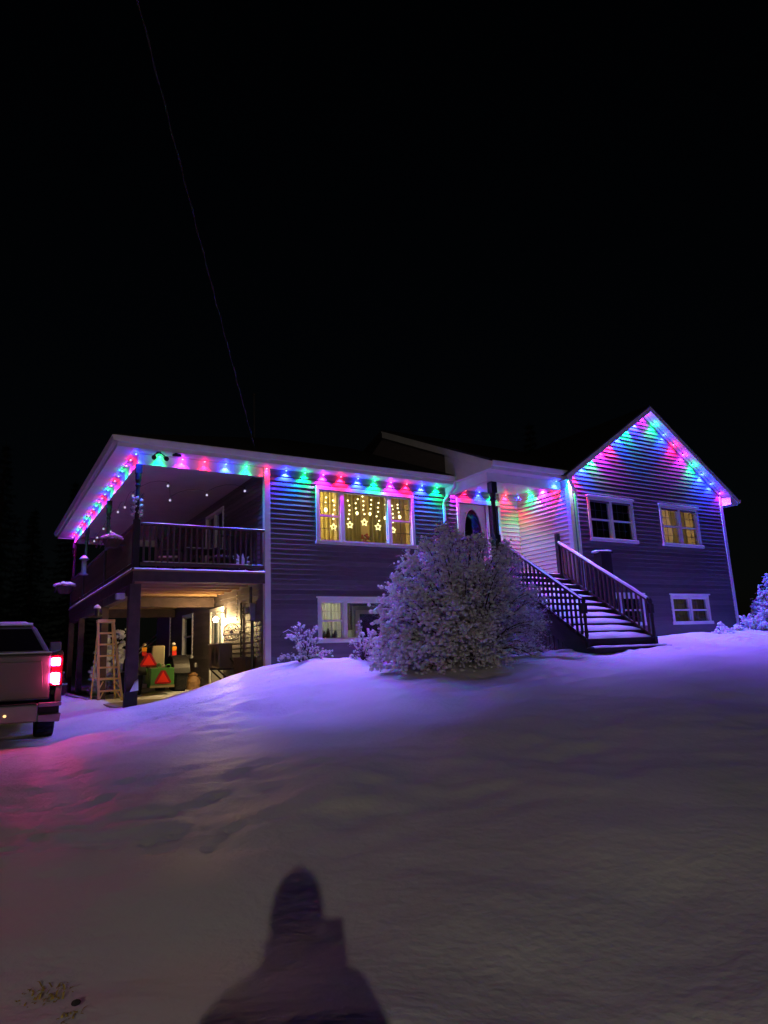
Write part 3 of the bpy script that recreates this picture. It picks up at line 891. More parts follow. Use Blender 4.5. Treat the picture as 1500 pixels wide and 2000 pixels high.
# ------------------------------------------------------------------ strings of coloured eave lights
P_LED = 165.0
def led_spot(loc, colour, k=1.0, tilt=(0, 0), p=None, size=118, blend=.62):
    ld = bpy.data.lights.new('led', 'SPOT')
    ld.energy = (p or P_LED) * k * KC[colour]
    ld.color = LED[colour]
    ld.spot_size = R_(size); ld.spot_blend = blend
    ld.shadow_soft_size = .012
    o = bpy.data.objects.new('led', ld)
    COL.objects.link(o)
    o.location = loc
    o.rotation_euler = (tilt[0] + random.uniform(-.05, .05), tilt[1] + random.uniform(-.05, .05), 0)
    return o
KC = {'blue': 2.3, 'green': .55, 'purple': 1.15, 'red': .75}
def led_point(loc, colour, k=1.0):
    ld = bpy.data.lights.new('led_halo', 'POINT')
    ld.energy = P_HALO * k * KC[colour]
    ld.color = LED[colour]
    ld.shadow_soft_size = .012
    o = bpy.data.objects.new('led_halo', ld)
    COL.objects.link(o)
    o.location = loc
    return o
P_HALO = 3.4
P_THROW = 58.0
HOUSING = mat('white_light_housing', (.5, .5, .52), .5)
def light_string(label, pts, cols, track=True, k=1.0, kf=1.0, kb=1.0, kt=1.0, kend=1.0, tilt=(-.34, 0)):
    t = empty('light_string', pts[0], label, 'string lights', 'strings of coloured eave lights')
    if track and len(pts) > 1:
        m = MB()
        for a, b in zip(pts, pts[1:]):
            m.bar(Vector(a) + Vector((0, 0, .025)), Vector(b) + Vector((0, 0, .025)), .030, .008)
        m.build('track', HOUSING, t)
    k0 = k
    for p, c in zip(pts, cols):
        k = k0 * random.uniform(.8, 1.2) * (kend if p is pts[-1] else 1)
        m = MB(); m.ball((p[0], p[1], p[2] + .002), .019, 2, (1, 1, .75))
        b = m.build('bulb', LEDM[c], t, smooth=True)
        b['label'] = c + ' glowing bulb'
        MB().lathe([(.028, .012), (.030, .022)], p, 12).build('socket', HOUSING, b)
        s = led_spot((p[0], p[1], p[2] - .022), c, k * kf)
        s2 = led_point((p[0], p[1], p[2] - .034), c, k * max(kf, .45))
        s2.parent = b
        s3 = led_spot((p[0], p[1], p[2] - .026), c, k * kt * (kb if c in ('blue', 'purple') else 1 / kb), tilt, P_THROW, 90, 1.0)
        s3.parent = b
        s.parent = b
        s.matrix_parent_inverse = Matrix.Identity(4)
C4 = {'B': 'blue', 'G': 'green', 'P': 'purple', 'R': 'red'}
def cs(s): return [C4[c] for c in s]
ZL = 5.82
f_seq = 'BGPRBGRBGPRBGPRBGPRBGRB'
light_string('coloured bulbs along the front eave over the balcony opening', [(2.573 + .477 * i, 14.0, ZL) for i in range(7)], cs(f_seq[:7]), kf=.18)
light_string('coloured bulbs along the front eave above the wide yellow window', [(2.573 + .477 * i, 14.0, ZL) for i in range(7, 18)], cs(f_seq[7:18]), kb=1.15)
light_string('coloured bulbs over the front door inside the porch', [(2.573 + .477 * i, 14.0, ZL) for i in range(18, 23)], cs(f_seq[18:23]), kf=.5)
light_string('coloured bulbs along the side eave of the balcony receding to the rear', [(2.555, 14.0 + .477 * i, ZL) for i in range(1, 23)], cs(''.join('BRPG'[i % 4] for i in range(1, 23))), tilt=(0, .34), kf=.18)
light_string('green, purple and red bulbs above the pale porch side wall', [(13.0, 13.50, ZL), (13.0, 13.02, ZL), (13.0, 12.55, ZL)], cs('GPR'), tilt=(0, .3), kf=.7)
light_string('blue and green bulbs at the porch corner beside the downspout', [(12.80, 12.24, ZL), (13.02, 12.02, ZL)], cs('BG'), kf=.35)
gp = lambda k: (GX + .402 * k, 12.0, GZ - .035 - GS * abs(.402 * k))
light_string('coloured bulbs down the right rake of the gable', [gp(k) for k in range(0, 9)], cs('PGBRPGBBP'), kb=1.6, kt=1.1, kend=.3, tilt=(-.55, 0))
light_string('coloured bulbs down the left rake of the gable', [gp(-k) for k in range(1, 9)], cs('BGBRPGBR'), kb=1.6, kt=1.1, tilt=(-.55, 0))

# ------------------------------------------------------------------ rooms behind the windows
def lamp_globe(name, loc, r, strength, col, label, cat, drop):
    t = empty(name, loc, label, cat)
    MB().ball(loc, r, 3).build('globe', emit(name + '_glow', col, strength), t, smooth=True)
    MB().tube([(loc[0], loc[1], loc[2] + r * .95), (loc[0], loc[1], loc[2] + drop)], .012, 6).build('stem', STEEL, t)
    return t
lamp_globe('ceiling_lamp', (6.6, 15.6, 5.35), .13, 330, (1, .74, .32), 'round lit ceiling lamp in the upstairs living room', 'lamp', .44)
lamp_globe('ceiling_lamp', (8.0, 16.6, 5.35), .13, 110, (1, .74, .32), 'round lit ceiling lamp at the far side of the living room', 'lamp', .44)
lamp_globe('ceiling_lamp', (7.3, 15.1, 2.75), .09, 130, (1, .88, .62), 'lit ceiling lamp in the basement room', 'lamp', .26)
lamp_globe('ceiling_lamp', (17.9, 14.2, 5.25), .10, 190, (1, .70, .34), 'lit ceiling lamp in the gable bedroom', 'lamp', .34)
lamp_globe('ceiling_lamp', (18.4, 13.6, 2.75), .04, 28, (1, .75, .4), 'dim lamp in the far basement room', 'lamp', .24)

def curtain(x0, x1, y, z0, z1, m, label, folds=5, amp=.035, taper=0.0, group=None):
    n, k = folds * 8, 10
    mb = MB()
    for j in range(k + 1):
        f = j / k
        for i in range(n + 1):
            u = i / n
            w = (x1 - x0) * (1 - taper * math.sin(math.pi * min(1, f * 1.3)))
            x = x0 + w * u
            mb.v.append((x, y + amp * math.sin(u * folds * 2 * math.pi + .6 * f) * (.6 + .4 * (1 - f)) + .01 * math.sin(u * 31), z0 + (z1 - z0) * f))
    for j in range(k):
        for i in range(n):
            a = j * (n + 1) + i
            mb.f.append((a, a + 1, a + n + 2, a + n + 1))
    return mb.build('curtain', m, None, smooth=True, label=label, category='curtain', group=group)
G_ = 'curtains in the living room window'
curtain(6.80, 7.34, 14.42, 4.15, 5.55, SHEER, 'bright yellow sheer curtain in the narrow left sash of the living room window', 5, group=G_)
curtain(7.42, 7.98, 14.45, 4.15, 5.55, OLIVE, 'olive curtain left of the star lights in the living room', 5, group=G_)
curtain(7.98, 8.12, 14.47, 4.15, 5.55, OLIVE, 'narrow olive curtain edge behind the middle star', 2, group=G_)
curtain(8.34, 8.92, 14.45, 4.15, 5.55, OLIVE, 'olive curtain right of the middle star in the living room', 5, group=G_)
curtain(8.30, 8.345, 14.43, 4.15, 5.55, SHEER, 'thin bright yellow curtain hem right of the middle star', 1, .01, group=G_)
curtain(8.92, 9.42, 14.42, 4.15, 5.55, LINEN, 'linen curtain in the narrow right sash of the living room window', 5, group=G_)
curtain(6.78, 7.36, 14.40, 1.90, 2.86, GREYCURT, 'grey green curtain in the narrow sash of the basement window', 5)
curtain(16.80, 17.05, 12.42, 4.3, 5.45, LINEN, 'tan curtain at the left edge of the lit gable window', 3, .02)
curtain(17.10, 17.42, 12.36, 4.3, 5.45, cloth('pale_curtain', (.85, .72, .5), .5), 'pale drawn curtain glowing in the lit gable window', 3, .03, taper=-.35)
curtain(17.60, 18.35, 12.45, 4.3, 5.40, OLIVE, 'drawn olive curtain in the right half of the lit gable window', 6, .02)
curtain(17.75, 18.33, 12.40, 2.05, 2.80, LINEN, 'tan curtain in the small far basement window', 5, .02)
curtain(13.80, 15.42, 12.42, 4.3, 5.45, cloth('dark_blind', (.06, .05, .06), .1), 'dark curtain in the unlit gable window', 14, .012)

# hanging star lights
DOTS = [(7.04, 5.33), (7.02, 5.2), (7.22, 5.27), (7.25, 5.15), (7.25, 5.04), (7.21, 4.92), (7.22, 4.81), (7.42, 5.26), (7.41, 5.14), (7.41, 5.03), (7.43, 4.93), (7.63, 5.3), (7.67, 5.18), (7.67, 5.06), (7.66, 4.96), (7.63, 4.84), (7.91, 5.36), (7.85, 5.25), (7.85, 5.12), (8.05, 5.44), (8.07, 5.32), (8.07, 5.21), (8.06, 5.1), (8.09, 4.99), (8.3, 5.37), (8.29, 5.25), (8.27, 5.14), (8.51, 5.31), (8.49, 5.19), (8.49, 5.08), (8.44, 4.96), (8.51, 4.85), (8.7, 5.28), (8.72, 5.18), (8.72, 5.06), (8.91, 5.27), (8.93, 5.18), (8.92, 5.06), (8.93, 4.96), (8.92, 4.84), (9.08, 5.31), (9.08, 5.22), (9.11, 5.11)]
STARS = [(7.22, 4.61, .085), (7.67, 4.69, .085), (8.08, 4.78, .09), (8.47, 4.69, .09), (8.91, 4.63, .085)]
MOONS = [(7.02, 5.02, .05), (7.88, 5.00, .042), (8.25, 5.01, .04), (8.69, 4.93, .042), (9.13, 4.99, .05)]
sl = empty('star_light_curtain', (8.1, 14.22, 5.5), 'curtain of warm fairy bulbs and stars hanging in the yellow window', 'string lights')
MB().tube([(6.8, 14.24, 5.53), (9.35, 14.24, 5.53)], .006, 5).build('cord', BLACK, sl)
dot_me = None
for x, z in DOTS:
    if dot_me is None:
        o = MB().ball((0, 0, 0), .021, 2).build('bulb', WARMBULB, sl, smooth=True); dot_me = o.data
    else:
        o = link('bulb', dot_me, None, sl)
    o.location = (x, 14.22, z)
WIRE = mat('fine_wire', (.35, .3, .15), .5)
xs_done = []
for x, z, r in STARS + MOONS:
    MB().tube([(x, 14.225, z + r), (x, 14.225, 5.53)], .0018, 4).build('wire', WIRE, sl)
STARM = emit('warm_star', (1.0, .82, .28), 3.2)
for x, z, r in STARS:
    pts = []
    for i in range(11):
        a = math.pi / 2 + i * math.pi / 5; q = r if i % 2 == 0 else r * .48
        pts.append((x + q * math.cos(a), 14.22, z + q * math.sin(a)))
    MB().tube(pts, .017, 6, cap=False).build('star', STARM, sl, smooth=True)
for x, z, r in MOONS:
    MB().ball((x, 14.22, z), r, 2, (.9, .35, 1.15)).build('drop_bulb', WARMBULB, sl, smooth=True)

# poinsettia on the sill
pot = empty('potted_flower', (8.15, 14.28, 4.22), 'pink flower in a dark pot on the living room window sill', 'plant')
MB().lathe([(.05, 4.2), (.075, 4.30)], (8.15, 14.30, 0), 12).build('pot', BLACK, pot)
fl = MB()
for i in range(14):
    a = i * 2.4; rr = .05 + .085 * ((i * 37) % 10) / 10
    c = Vector((8.14 + rr * math.cos(a), 14.29 + .03 * math.sin(a * 3), 4.41 + rr * math.sin(a) * .8))
    fl.ball(c, .042, 1, (1, .35, .7))
fl.build('petals', mat('pink_petals', (.55, .16, .10), .7), pot, smooth=True)
MB().ball((8.25, 14.27, 4.38), .055, 2, (1, .6, .8)).build('leaf', mat('pale_leaf', (.4, .36, .2), .7), pot, smooth=True)

# basement room: white framed dark doorway and a dark shelf
fr = MB(); X0, X1, Zt, yb = 8.56, 9.42, 2.72, 15.73
fr.box(X0, X0 + .12, yb - .03, yb, .9, Zt).box(X1 - .12, X1, yb - .03, yb, .9, Zt).box(X0, X1, yb - .031, yb - .001, Zt - .10, Zt + .001)
dw = fr.build('inner_doorway', mat('cream_paint', (.72, .62, .42), .6), None, label='cream framed dark doorway inside the basement room', category='doorway')
MB().box(X0 + .12, X1 - .12, yb - .02, yb - .002, .9, Zt - .10).build('shade_panel', BLACK, dw)  # black sheet inside the frame, put in for the shade beyond the doorway
sh = MB().box(8.25, 9.9, 15.45, 15.62, 2.83, 2.90).box(8.25, 8.32, 15.45, 15.62, 2.2, 2.829)
sh.build('wall_shelf', DKWOOD, None, label='dark shelf above the doorway in the basement room', category='shelf')
tb = MB()
for i, (x, h) in enumerate([(6.95, .20), (7.05, .26), (7.16, .14), (7.24, .22)]):
    tb.lathe([(.04, 1.94), (.05, 1.94 + h * .5), (.02, 1.94 + h)], (x, 14.30, 0), 8)
tb.build('vase', mat('brown_stoneware', (.10, .05, .03), .5), None, label='brown ornament standing on the basement window sill', category='vase')

# ------------------------------------------------------------------ under the balcony
LAMPC = (1.0, .70, .30)
lw = empty('wall_lamp', (XW, 17.0, 2.7), 'bright yellow globe lamp on the wall beside the side door', 'wall lamp')
MB().box(XW - .05, XW - .022, 16.78, 16.90, 2.62, 2.82).build('back_plate', DKMETAL, lw)
MB().tube([(XW - .05, 16.84, 2.74), (XW - .12, 16.84, 2.76), (XW - .27, 16.84, 2.74), (XW - .27, 16.84, 2.64)], .014, 8).build('arm', DKMETAL, lw)
MB().ball((XW - .27, 16.84, 2.575), .065, 3).build('globe', emit('wall_lamp_glow', LAMPC, 760), lw, smooth=True)
# heat pump on its bracket
hp = empty('heat_pump', (5.2, 16.9, 1.38), 'grey heat pump unit on a wall bracket in front of the side door', 'heat pump')
HPM = mat('brown_grey_enamel', (.16, .13, .12), .5)
MB().box(4.98, 5.30, 15.95, 16.80, 1.38, 1.95).build('casing', HPM, hp, bevel=.02)
for k in range(7):
    MB().ring((4.972, 16.28, 1.66), .06 + .03 * k, .004, 'x', 28, 5).build('fan_guard_ring', DKMETAL, hp)
MB().box(4.974, 4.978, 16.56, 16.78, 1.42, 1.90).build('side_panel', HPM, hp)
MB().box(4.96, 5.32, 15.93, 16.82, 1.951, 1.975).build('snow', SNOW, hp)
for y in (16.08, 16.66):
    m = MB(); m.bar((5.42, y, 1.36), (4.96, y, 1.36), .04).bar((5.42, y, .95), (5.0, y, 1.34), .035)
    m.build('bracket', DKMETAL, hp)
MB().tube([(5.25, 15.95, 1.6), (5.30, 15.85, 1.5), (5.36, 15.80, 1.25), (5.38, 15.7, 1.2), (5.39, 15.6, 1.4), (5.39, 15.6, 2.9)], .02, 6).build('hose', BLACK, hp)
# wire wheel ornament
wh = empty('wire_wheel_ornament', (5.3, 15.4, 2.2), 'round silver wire wheel ornament hanging on the siding', 'ornament')
WC = (XW - .34, 15.40, 2.2)
MB().ring(WC, .20, .009, 'y', 36, 6).build('rim', STEEL, wh, smooth=True)
for i in range(9):
    a = i * 2 * math.pi / 9
    MB().ring((WC[0] + .10 * math.cos(a), WC[1], WC[2] + .10 * math.sin(a)), .085, .005, 'y', 20, 5).build('loop', STEEL, wh, smooth=True)
MB().ball(WC, .04, 2).build('hub', STEEL, wh, smooth=True)
MB().tube([(XW - .02, WC[1], WC[2]), (WC[0] + .2, WC[1], WC[2])], .012, 6).build('hook', DKMETAL, wh)
# electricity meter
em = empty('electricity_meter', (XW, 14.85, 2.6), 'grey electricity meter box and conduit on the wall by the house corner', 'meter')
MB().box(XW - .15, XW - .023, 14.66, 14.98, 2.42, 2.82).build('box', mat('meter_grey', (.20, .19, .2), .5), em, bevel=.01)
MB().tube([(XW - .15, 14.82, 2.66), (XW - .26, 14.82, 2.66)], .085, 16).build('dial', glass('meter_glass', (.7, .72, .75), 2.0), em)
MB().tube([(XW - .13, 14.82, 2.655), (XW - .22, 14.82, 2.655)], .07, 16).build('dial_face', mat('dial_white', (.5, .48, .42), .5), em)
MB().tube([(XW - .08, 14.82, 2.82), (XW - .08, 14.82, 3.2)], .035, 8).build('conduit', DKMETAL, em)
MB().tube([(XW - .08, 14.72, 2.42), (XW - .08, 14.72, 1.2)], .035, 8).build('conduit', DKMETAL, em)
# rows of pale dots added for lamplight showing at the siding ends
LIGHT_DOT = mat('pale_light_dot', (.75, .66, .5), .3)
for (y, za, zb, lab) in ((15.85, 2.42, 3.18, 'short row of pale dots put in for lit siding ends above the wire wheel'), (14.50, 1.62, 2.44, 'row of pale dots put in for lit siding ends below the meter box')):
    bc = empty('light_dot_row', (XW, y, za), lab, 'light dots', 'bead rows at the siding ends under the balcony')
    MB().bar((XW - .05, y, za), (XW - .05, y, zb), .006).build('cord', DKMETAL, bc)
    z = za; base = None
    while z < zb:
        if base is None:
            o = MB().ball((0, 0, 0), .022, 1, (1, 1.4, .8)).build('light_dot', LIGHT_DOT, bc, smooth=True); base = o.data
        else: o = link('light_dot', base, None, bc)
        o.location = (XW - .06, y, z); z += .085
MB().box(XW - .06, XW - .023, 19.42, 19.54, 1.40, 1.52).build('outlet_cover', WHITE, None, label='small pale outlet cover on the siding under the balcony', category='outlet', bevel=.006)
# dark storage box by the corner
st = MB().box(XW - .22, XW - .03, 14.75, 15.6, .9, 1.60).build('storage_box', mat('brown_box', (.10, .06, .05), .7), None, label='brown box against the wall below the wire wheel', category='box', bevel=.01)
MB().box(XW - .24, XW - .025, 14.73, 15.62, 1.601, 1.625).build('lid', mat('brown_lid', (.12, .08, .06), .7), st)
# milk can
mc = empty('milk_can', (5.05, 18.3, .74), 'old brown milk can standing against the wall', 'milk can')
CANM = mat('rusty_can', (.30, .17, .08), .6, .35, 9, .3)
MB().lathe([(.17, .742), (.18, .77), (.175, .78), (.175, 1.02), (.18, 1.03), (.165, 1.08), (.11, 1.16), (.10, 1.20)], (5.02, 18.3, 0), 20).build('body', CANM, mc, smooth=True)
MB().lathe([(.10, 1.20), (.125, 1.205), (.125, 1.235), (.06, 1.25), (.05, 1.28)], (5.02, 18.3, 0), 20).build('lid', CANM, mc)
for s_ in (-1, 1):
    MB().ring((5.02 + s_ * .15, 18.3, 1.12), .035, .008, 'y', 14, 5).build('handle', CANM, mc)
# firewood rests and small clutter
MB().hexa([(4.75, 17.2, .745), (5.2, 17.2, .745), (5.2, 17.7, .745), (4.75, 17.7, .745)], [(4.8, 17.25, .86), (5.15, 17.25, .90), (5.15, 17.6, .9), (4.8, 17.6, .84)]).build('sand_bag', mat('pale_sack', (.35, .3, .24), .9, .3, 8, .4), None, label='low pale sack lying by the foot of the side door', category='sack', bevel=.04)
# thin concrete floor
MB().box(2.45, XW - .03, 14.55, 24.4, .60, .752).build('carport_floor', mat('concrete', (.28, .26, .23), .85, .15, 2, .3, 30), None, kind='structure', label='concrete floor under the balcony')

# tractor facing away, with a ballast box
tr = empty('tractor', (4.05, 17.4, .752), 'small green tractor parked facing away under the balcony', 'tractor')
GREEN = mat('green_paint', (.07, .24, .05), .45, .1, 6)
YEL = mat('yellow_paint', (.5, .38, .02), .45)
SEAT = mat('tan_vinyl', (.30, .26, .16), .6)
def wheel(parent, x, y, z, r, w, rim_m, name='wheel', lugs=16):
    s = 1 if w > 0 else -1
    w = abs(w)
    pr = [(-w / 2, r * .55), (-w / 2, r * .88), (-w * .42, r * .97), (-w * .2, r), (w * .2, r), (w * .42, r * .97), (w / 2, r * .88), (w / 2, r * .55)]
    n = 28; m = MB()
    for i in range(n):
        a = 2 * math.pi * i / n
        for (dx, q) in pr: m.v.append((x + dx, y + q * math.cos(a), z + q * math.sin(a)))
    k = len(pr)
    for i in range(n):
        for j in range(k):
            m.f.append((i * k + j, i * k + (j + 1) % k, ((i + 1) % n) * k + (j + 1) % k, ((i + 1) % n) * k + j))
    for i in range(lugs):
        a = 2 * math.pi * i / lugs
        for sx in (-1, 1):
            p = Vector((x + sx * w * .22, y + r * .99 * math.cos(a + .12 * sx), z + r * .99 * math.sin(a + .12 * sx)))
            t_ = Vector((0, -math.sin(a), math.cos(a)))
            m.bar(p - Vector((w * .2, 0, 0)) + t_ * .02, p + Vector((w * .2, 0, 0)) - t_ * .02, r * .07, r * .05, upv=(0, math.cos(a), math.sin(a)))
    wo = empty(name, (x, y, z), parent=parent)
    m.build('tyre', RUBBER, wo)
    q = MB()
    q.tube([(x - w * .46, y, z), (x - w * .30, y, z), (x + w * .30, y, z), (x + w * .46, y, z)], [r * .56, r * .5, r * .5, r * .56], 24)
    q.tube([(x - w * .5, y, z), (x + w * .5, y, z)], r * .18, 12)
    q.build('rim', rim_m, wo)
    return wo
TX = 4.02
for sx in (-1, 1):
    wheel(tr, TX + sx * .55, 18.15, 1.20, .45, .30, YEL, lugs=18)
    wheel(tr, TX + sx * .48, 19.75, 1.05, .30, .20, YEL, lugs=14)
    m = MB()
    n = 12
    for i in range(n + 1):
        a = R_(10 + 150 * i / n)
        yy, zz = 18.15 - .52 * math.cos(a), 1.20 + .52 * math.sin(a)
        m.v += [(TX + sx * .34, yy, zz), (TX + sx * .74, yy, zz), (TX + sx * .74, yy, zz + .02), (TX + sx * .34, yy, zz + .02)]
        if i:
            o_ = len(m.v) - 8
            for j in range(4): m.f.append((o_ + j, o_ + (j + 1) % 4, o_ + 4 + (j + 1) % 4, o_ + 4 + j))
    m.build('fender', BLACK, tr)
    MB().box(TX + sx * .36 - .05, TX + sx * .36 + .05, 17.86, 17.92, 1.74, 1.98).build('lamp_post', BLACK, tr)
    MB().box(TX + sx * .37 - .055, TX + sx * .37 + .055, 17.82, 17.86, 1.86, 1.96).build('amber_lamp', mat('amber_lens', (.75, .30, .02), .25), tr)
    MB().box(TX + sx * .37 - .055, TX + sx * .37 + .055, 17.82, 17.86, 1.74, 1.85).build('red_lamp', mat('red_lens', (.55, .03, .02), .25), tr)
    MB().lathe([(.045, 2.0), (.05, 2.03), (.03, 2.06)], (TX + sx * .36, 17.88, 0), 10).build('work_lamp', mat('pale_lens', (.75, .7, .6), .2), tr)
MB().box(TX - .22, TX + .22, 17.95, 20.1, 1.05, 1.30).build('chassis', GREEN, tr, bevel=.02)
MB().box(TX - .26, TX + .26, 18.95, 20.15, 1.31, 1.70).build('hood', GREEN, tr, bevel=.06)
MB().hexa([(TX - .22, 18.05, 1.42), (TX + .22, 18.05, 1.42), (TX + .22, 18.5, 1.45), (TX - .22, 18.5, 1.45)], [(TX - .22, 18.05, 1.52), (TX + .22, 18.05, 1.52), (TX + .22, 18.5, 1.54), (TX - .22, 18.5, 1.54)]).build('seat', SEAT, tr, bevel=.03)
MB().hexa([(TX - .17, 17.98, 1.50), (TX + .17, 17.98, 1.50), (TX + .17, 18.06, 1.50), (TX - .17, 18.06, 1.50)], [(TX - .16, 17.92, 2.0), (TX + .16, 17.92, 2.0), (TX + .16, 17.99, 2.0), (TX - .16, 17.99, 2.0)]).build('backrest', SEAT, tr, bevel=.03)
MB().ring((TX, 18.75, 1.82), .18, .014, 'y', 24, 6).build('steering_wheel', BLACK, tr, smooth=True)
MB().tube([(TX, 18.78, 1.82), (TX, 18.98, 1.6)], .02, 6).build('steering_column', BLACK, tr)
bb = MB().hexa([(3.71, 17.30, .98), (4.27, 17.30, .98), (4.27, 17.72, .98), (3.71, 17.72, .98)], [(3.71, 17.30, 1.44), (4.27, 17.30, 1.44), (4.27, 17.72, 1.44), (3.71, 17.72, 1.44)]).build('ballast_box', GREEN, tr, bevel=.008, label='green ballast box on the back of the tractor')
MB().box(3.70, 4.28, 17.295, 17.299, .972, 1.03).build('box_edge', mat('worn_tan_edge', (.3, .25, .12), .7), bb)
MB().ring((4.13, 17.33, 1.46), .06, .013, 'y', 18, 6).build('handle', GREEN, bb, smooth=True)
MB().ring((3.93, 17.45, 1.50), .05, .013, 'y', 18, 6).build('handle', GREEN, bb, smooth=True)
for dx in (-.18, .18):
    MB().bar((TX + dx, 17.72, 1.12), (TX + dx, 18.1, 1.1), .05, .06).build('hitch_arm', DKMETAL, tr)
ORANGE = mat('fluorescent_red', (1.0, .045, .02), .4, .03, 4)
DARKRED = mat('dark_red_reflector', (.35, .01, .015), .35, .05, 4)
def triangle(cx, y, z0, w, h, lab):
    t = MB().prism([(cx - w * .5, z0), (cx + w * .5, z0), (cx + w * .56, z0 + .05), (cx + .05, z0 + h), (cx - .05, z0 + h), (cx - w * .56, z0 + .05)], 'y', y, y + .006).build('triangle_plate', DARKRED, tr, label=lab)
    MB().prism([(cx - w * .42, z0 + .035), (cx + w * .42, z0 + .035), (cx, z0 + h * .92)], 'y', y - .004, y - .001).build('triangle_face', ORANGE, t)
triangle(4.0, 17.285, 1.06, .36, .32, 'red warning triangle on the ballast box')
triangle(3.69, 17.50, 1.49, .36, .32, 'red warning triangle beside the tractor seat')
MB().bar((3.72, 17.515, 1.2), (3.72, 17.515, 1.62), .03, .02).build('triangle_stem', DKMETAL, tr)

# step ladder
FIBRE = mat('tan_fibreglass', (.88, .62, .20), .5, .08, 5)
ldr = empty('step_ladder', (2.68, 16.5, .74), 'tan step ladder standing open beside the corner post', 'ladder')
ly, lz0, lz1 = 16.55, hz(2.6, 16.55), 2.56
def LP(side, f): # front rail point, f 0..1 upwards
    w = .25 - .085 * f
    return Vector((2.69 - .125 * f + side * w, ly + .32 * f - .0, lz0 + (lz1 - lz0) * f))
for s_ in (-1, 1):
    MB().bar(LP(s_, 0), LP(s_, 1), .05, .07, upv=(0, 1, 0)).build('front_rail', FIBRE, ldr)
    MB().bar(Vector((2.69 + s_ * .27, ly + 1.05, lz0)), LP(s_ * .9, .985) + Vector((0, .06, 0)), .03, .04, upv=(0, 1, 0)).build('rear_rail', FIBRE, ldr)
    MB().bar(LP(s_, .02), LP(s_ * .55, .132), .012, .025).build('brace', FIBRE, ldr)
    MB().bar(LP(s_, .155), LP(s_ * .55, .255), .012, .025).build('brace', FIBRE, ldr)
for i in range(1, 7):
    a, b = LP(-1, i / 7.0 - .005), LP(1, i / 7.0 - .005)
    MB().bar(a, b, .085, .04, upv=(0, 0, 1)).build('step', FIBRE, ldr)
for i in (2, 4, 6):
    f = i / 7
    MB().bar((2.69 - .26 + .06 * f, ly + 1.05 - .67 * f, lz0 + (lz1 - lz0) * f), (2.69 + .26 - .16 * f, ly + 1.05 - .67 * f, lz0 + (lz1 - lz0) * f), .02).build('rear_brace', FIBRE, ldr)
MB().hexa([(2.38, ly + .24, lz1 - .03), (2.76, ly + .24, lz1 - .03), (2.76, ly + .48, lz1 - .03), (2.38, ly + .48, lz1 - .03)], [(2.38, ly + .24, lz1 + .045), (2.76, ly + .24, lz1 + .045), (2.76, ly + .48, lz1 + .045), (2.38, ly + .48, lz1 + .045)]).build('top_cap', FIBRE, ldr, bevel=.01)

# rear stairs seen beyond the parking space
rs = empty('rear_stairs', (5.9, 27, .75), 'snowy wooden steps seen beyond the tractor', 'stairs')
for i in range(9):
    x = 5.0 + .2 * i; z = .9 + .17 * i
    MB().box(x, x + .24, 26.9, 27.9, z, z + .04).build('tread', WOOD, rs)
    MB().box(x + .01, x + .23, 26.92, 27.88, z + .041, z + .085).build('tread_snow', SNOW, rs)
for dz in (0, .16):
    MB().bar((4.9, 26.88, 1.55 + dz), (6.7, 26.88, 3.05 + dz), .05, .04).build('handrail', WOOD, rs)
    MB().bar((4.9, 26.88, 1.585 + dz), (6.7, 26.88, 3.085 + dz), .055, .03).build('rail_snow', SNOW, rs)
for x, z in ((4.95, 1.7), (6.65, 3.15)):
    MB().box(x - .05, x + .05, 26.83, 26.93, .7, z).build('post', WOOD, rs)

# ------------------------------------------------------------------ things on and around the balcony
# globe lights under the ceiling
gl = empty('globe_light_string', (3.5, 15, 5.6), 'string of small pale globes under the balcony ceiling', 'string lights')
GLOBE = emit('faint_globe', (.75, .68, 1.0), .8)
GP = [(5.32, 15.16), (4.61, 15.89), (3.93, 16.75), (3.54, 15.33), (3.01, 16.57), (3.07, 17.96), (3.01, 18.6), (3.30, 21.53), (3.04, 21.17), (3.09, 22.74), (3.10, 23.45)]
base = None
for x, y in GP:
    if base is None:
        o = MB().ball((0, 0, 0), .030, 2).build('globe', GLOBE, gl, smooth=True); base = o.data
    else: o = link('globe', base, None, gl)
    o.location = (x, y, 5.55)
    MB().lathe([(.012, 5.578), (.012, 5.64)], (x, y, 0), 6).build('socket', BLACK, gl)
order = [3, 2, 1, 0]
cable_m = MB()
for seq in ([0, 1, 2, 3], [3, 4, 5, 6, 8, 7, 9, 10]):
    for a, b in zip(seq, seq[1:]):
        p, q = Vector((*GP[a], 5.64)), Vector((*GP[b], 5.64)); mid = (p + q) / 2 + Vector((0, 0, .12))
        cable_m.tube([p, (p + mid) / 2 + Vector((0, 0, .03)), mid, (q + mid) / 2 + Vector((0, 0, .03)), q], .004, 5)
cable_m.build('cable', BLACK, gl)
# flood light at the soffit
fl_ = empty('flood_light', (2.95, 13.75, ZE), 'black twin head flood light on the balcony soffit', 'flood light')
MB().lathe([(.05, -.035), (.05, 0)], (2.98, 13.78, ZE), 12).build('base', BLACK, fl_)
for s_ in (-1, 1):
    MB().tube([(2.98, 13.78, ZE - .02), (2.98 + s_ * .05, 13.74, ZE + -.035), (2.98 + s_ * .10, 13.72, ZE - .08), (2.98 + s_ * .11, 13.71, ZE - .12)], .012, 6).build('arm', BLACK, fl_)
    MB().tube([(2.98 + s_ * .11, 13.73, ZE - .11), (2.98 + s_ * .12, 13.67, ZE - .15), (2.98 + s_ * .125, 13.62, ZE - .17)], [.028, .045, .05], 12).build('head', BLACK, fl_)
sc_ = empty('security_camera', (3.30, 13.70, ZE), 'small black camera on the soffit right of the flood light', 'camera')
MB().lathe([(.03, -.03), (.035, 0)], (3.32, 13.72, ZE), 10).build('mount', BLACK, sc_)
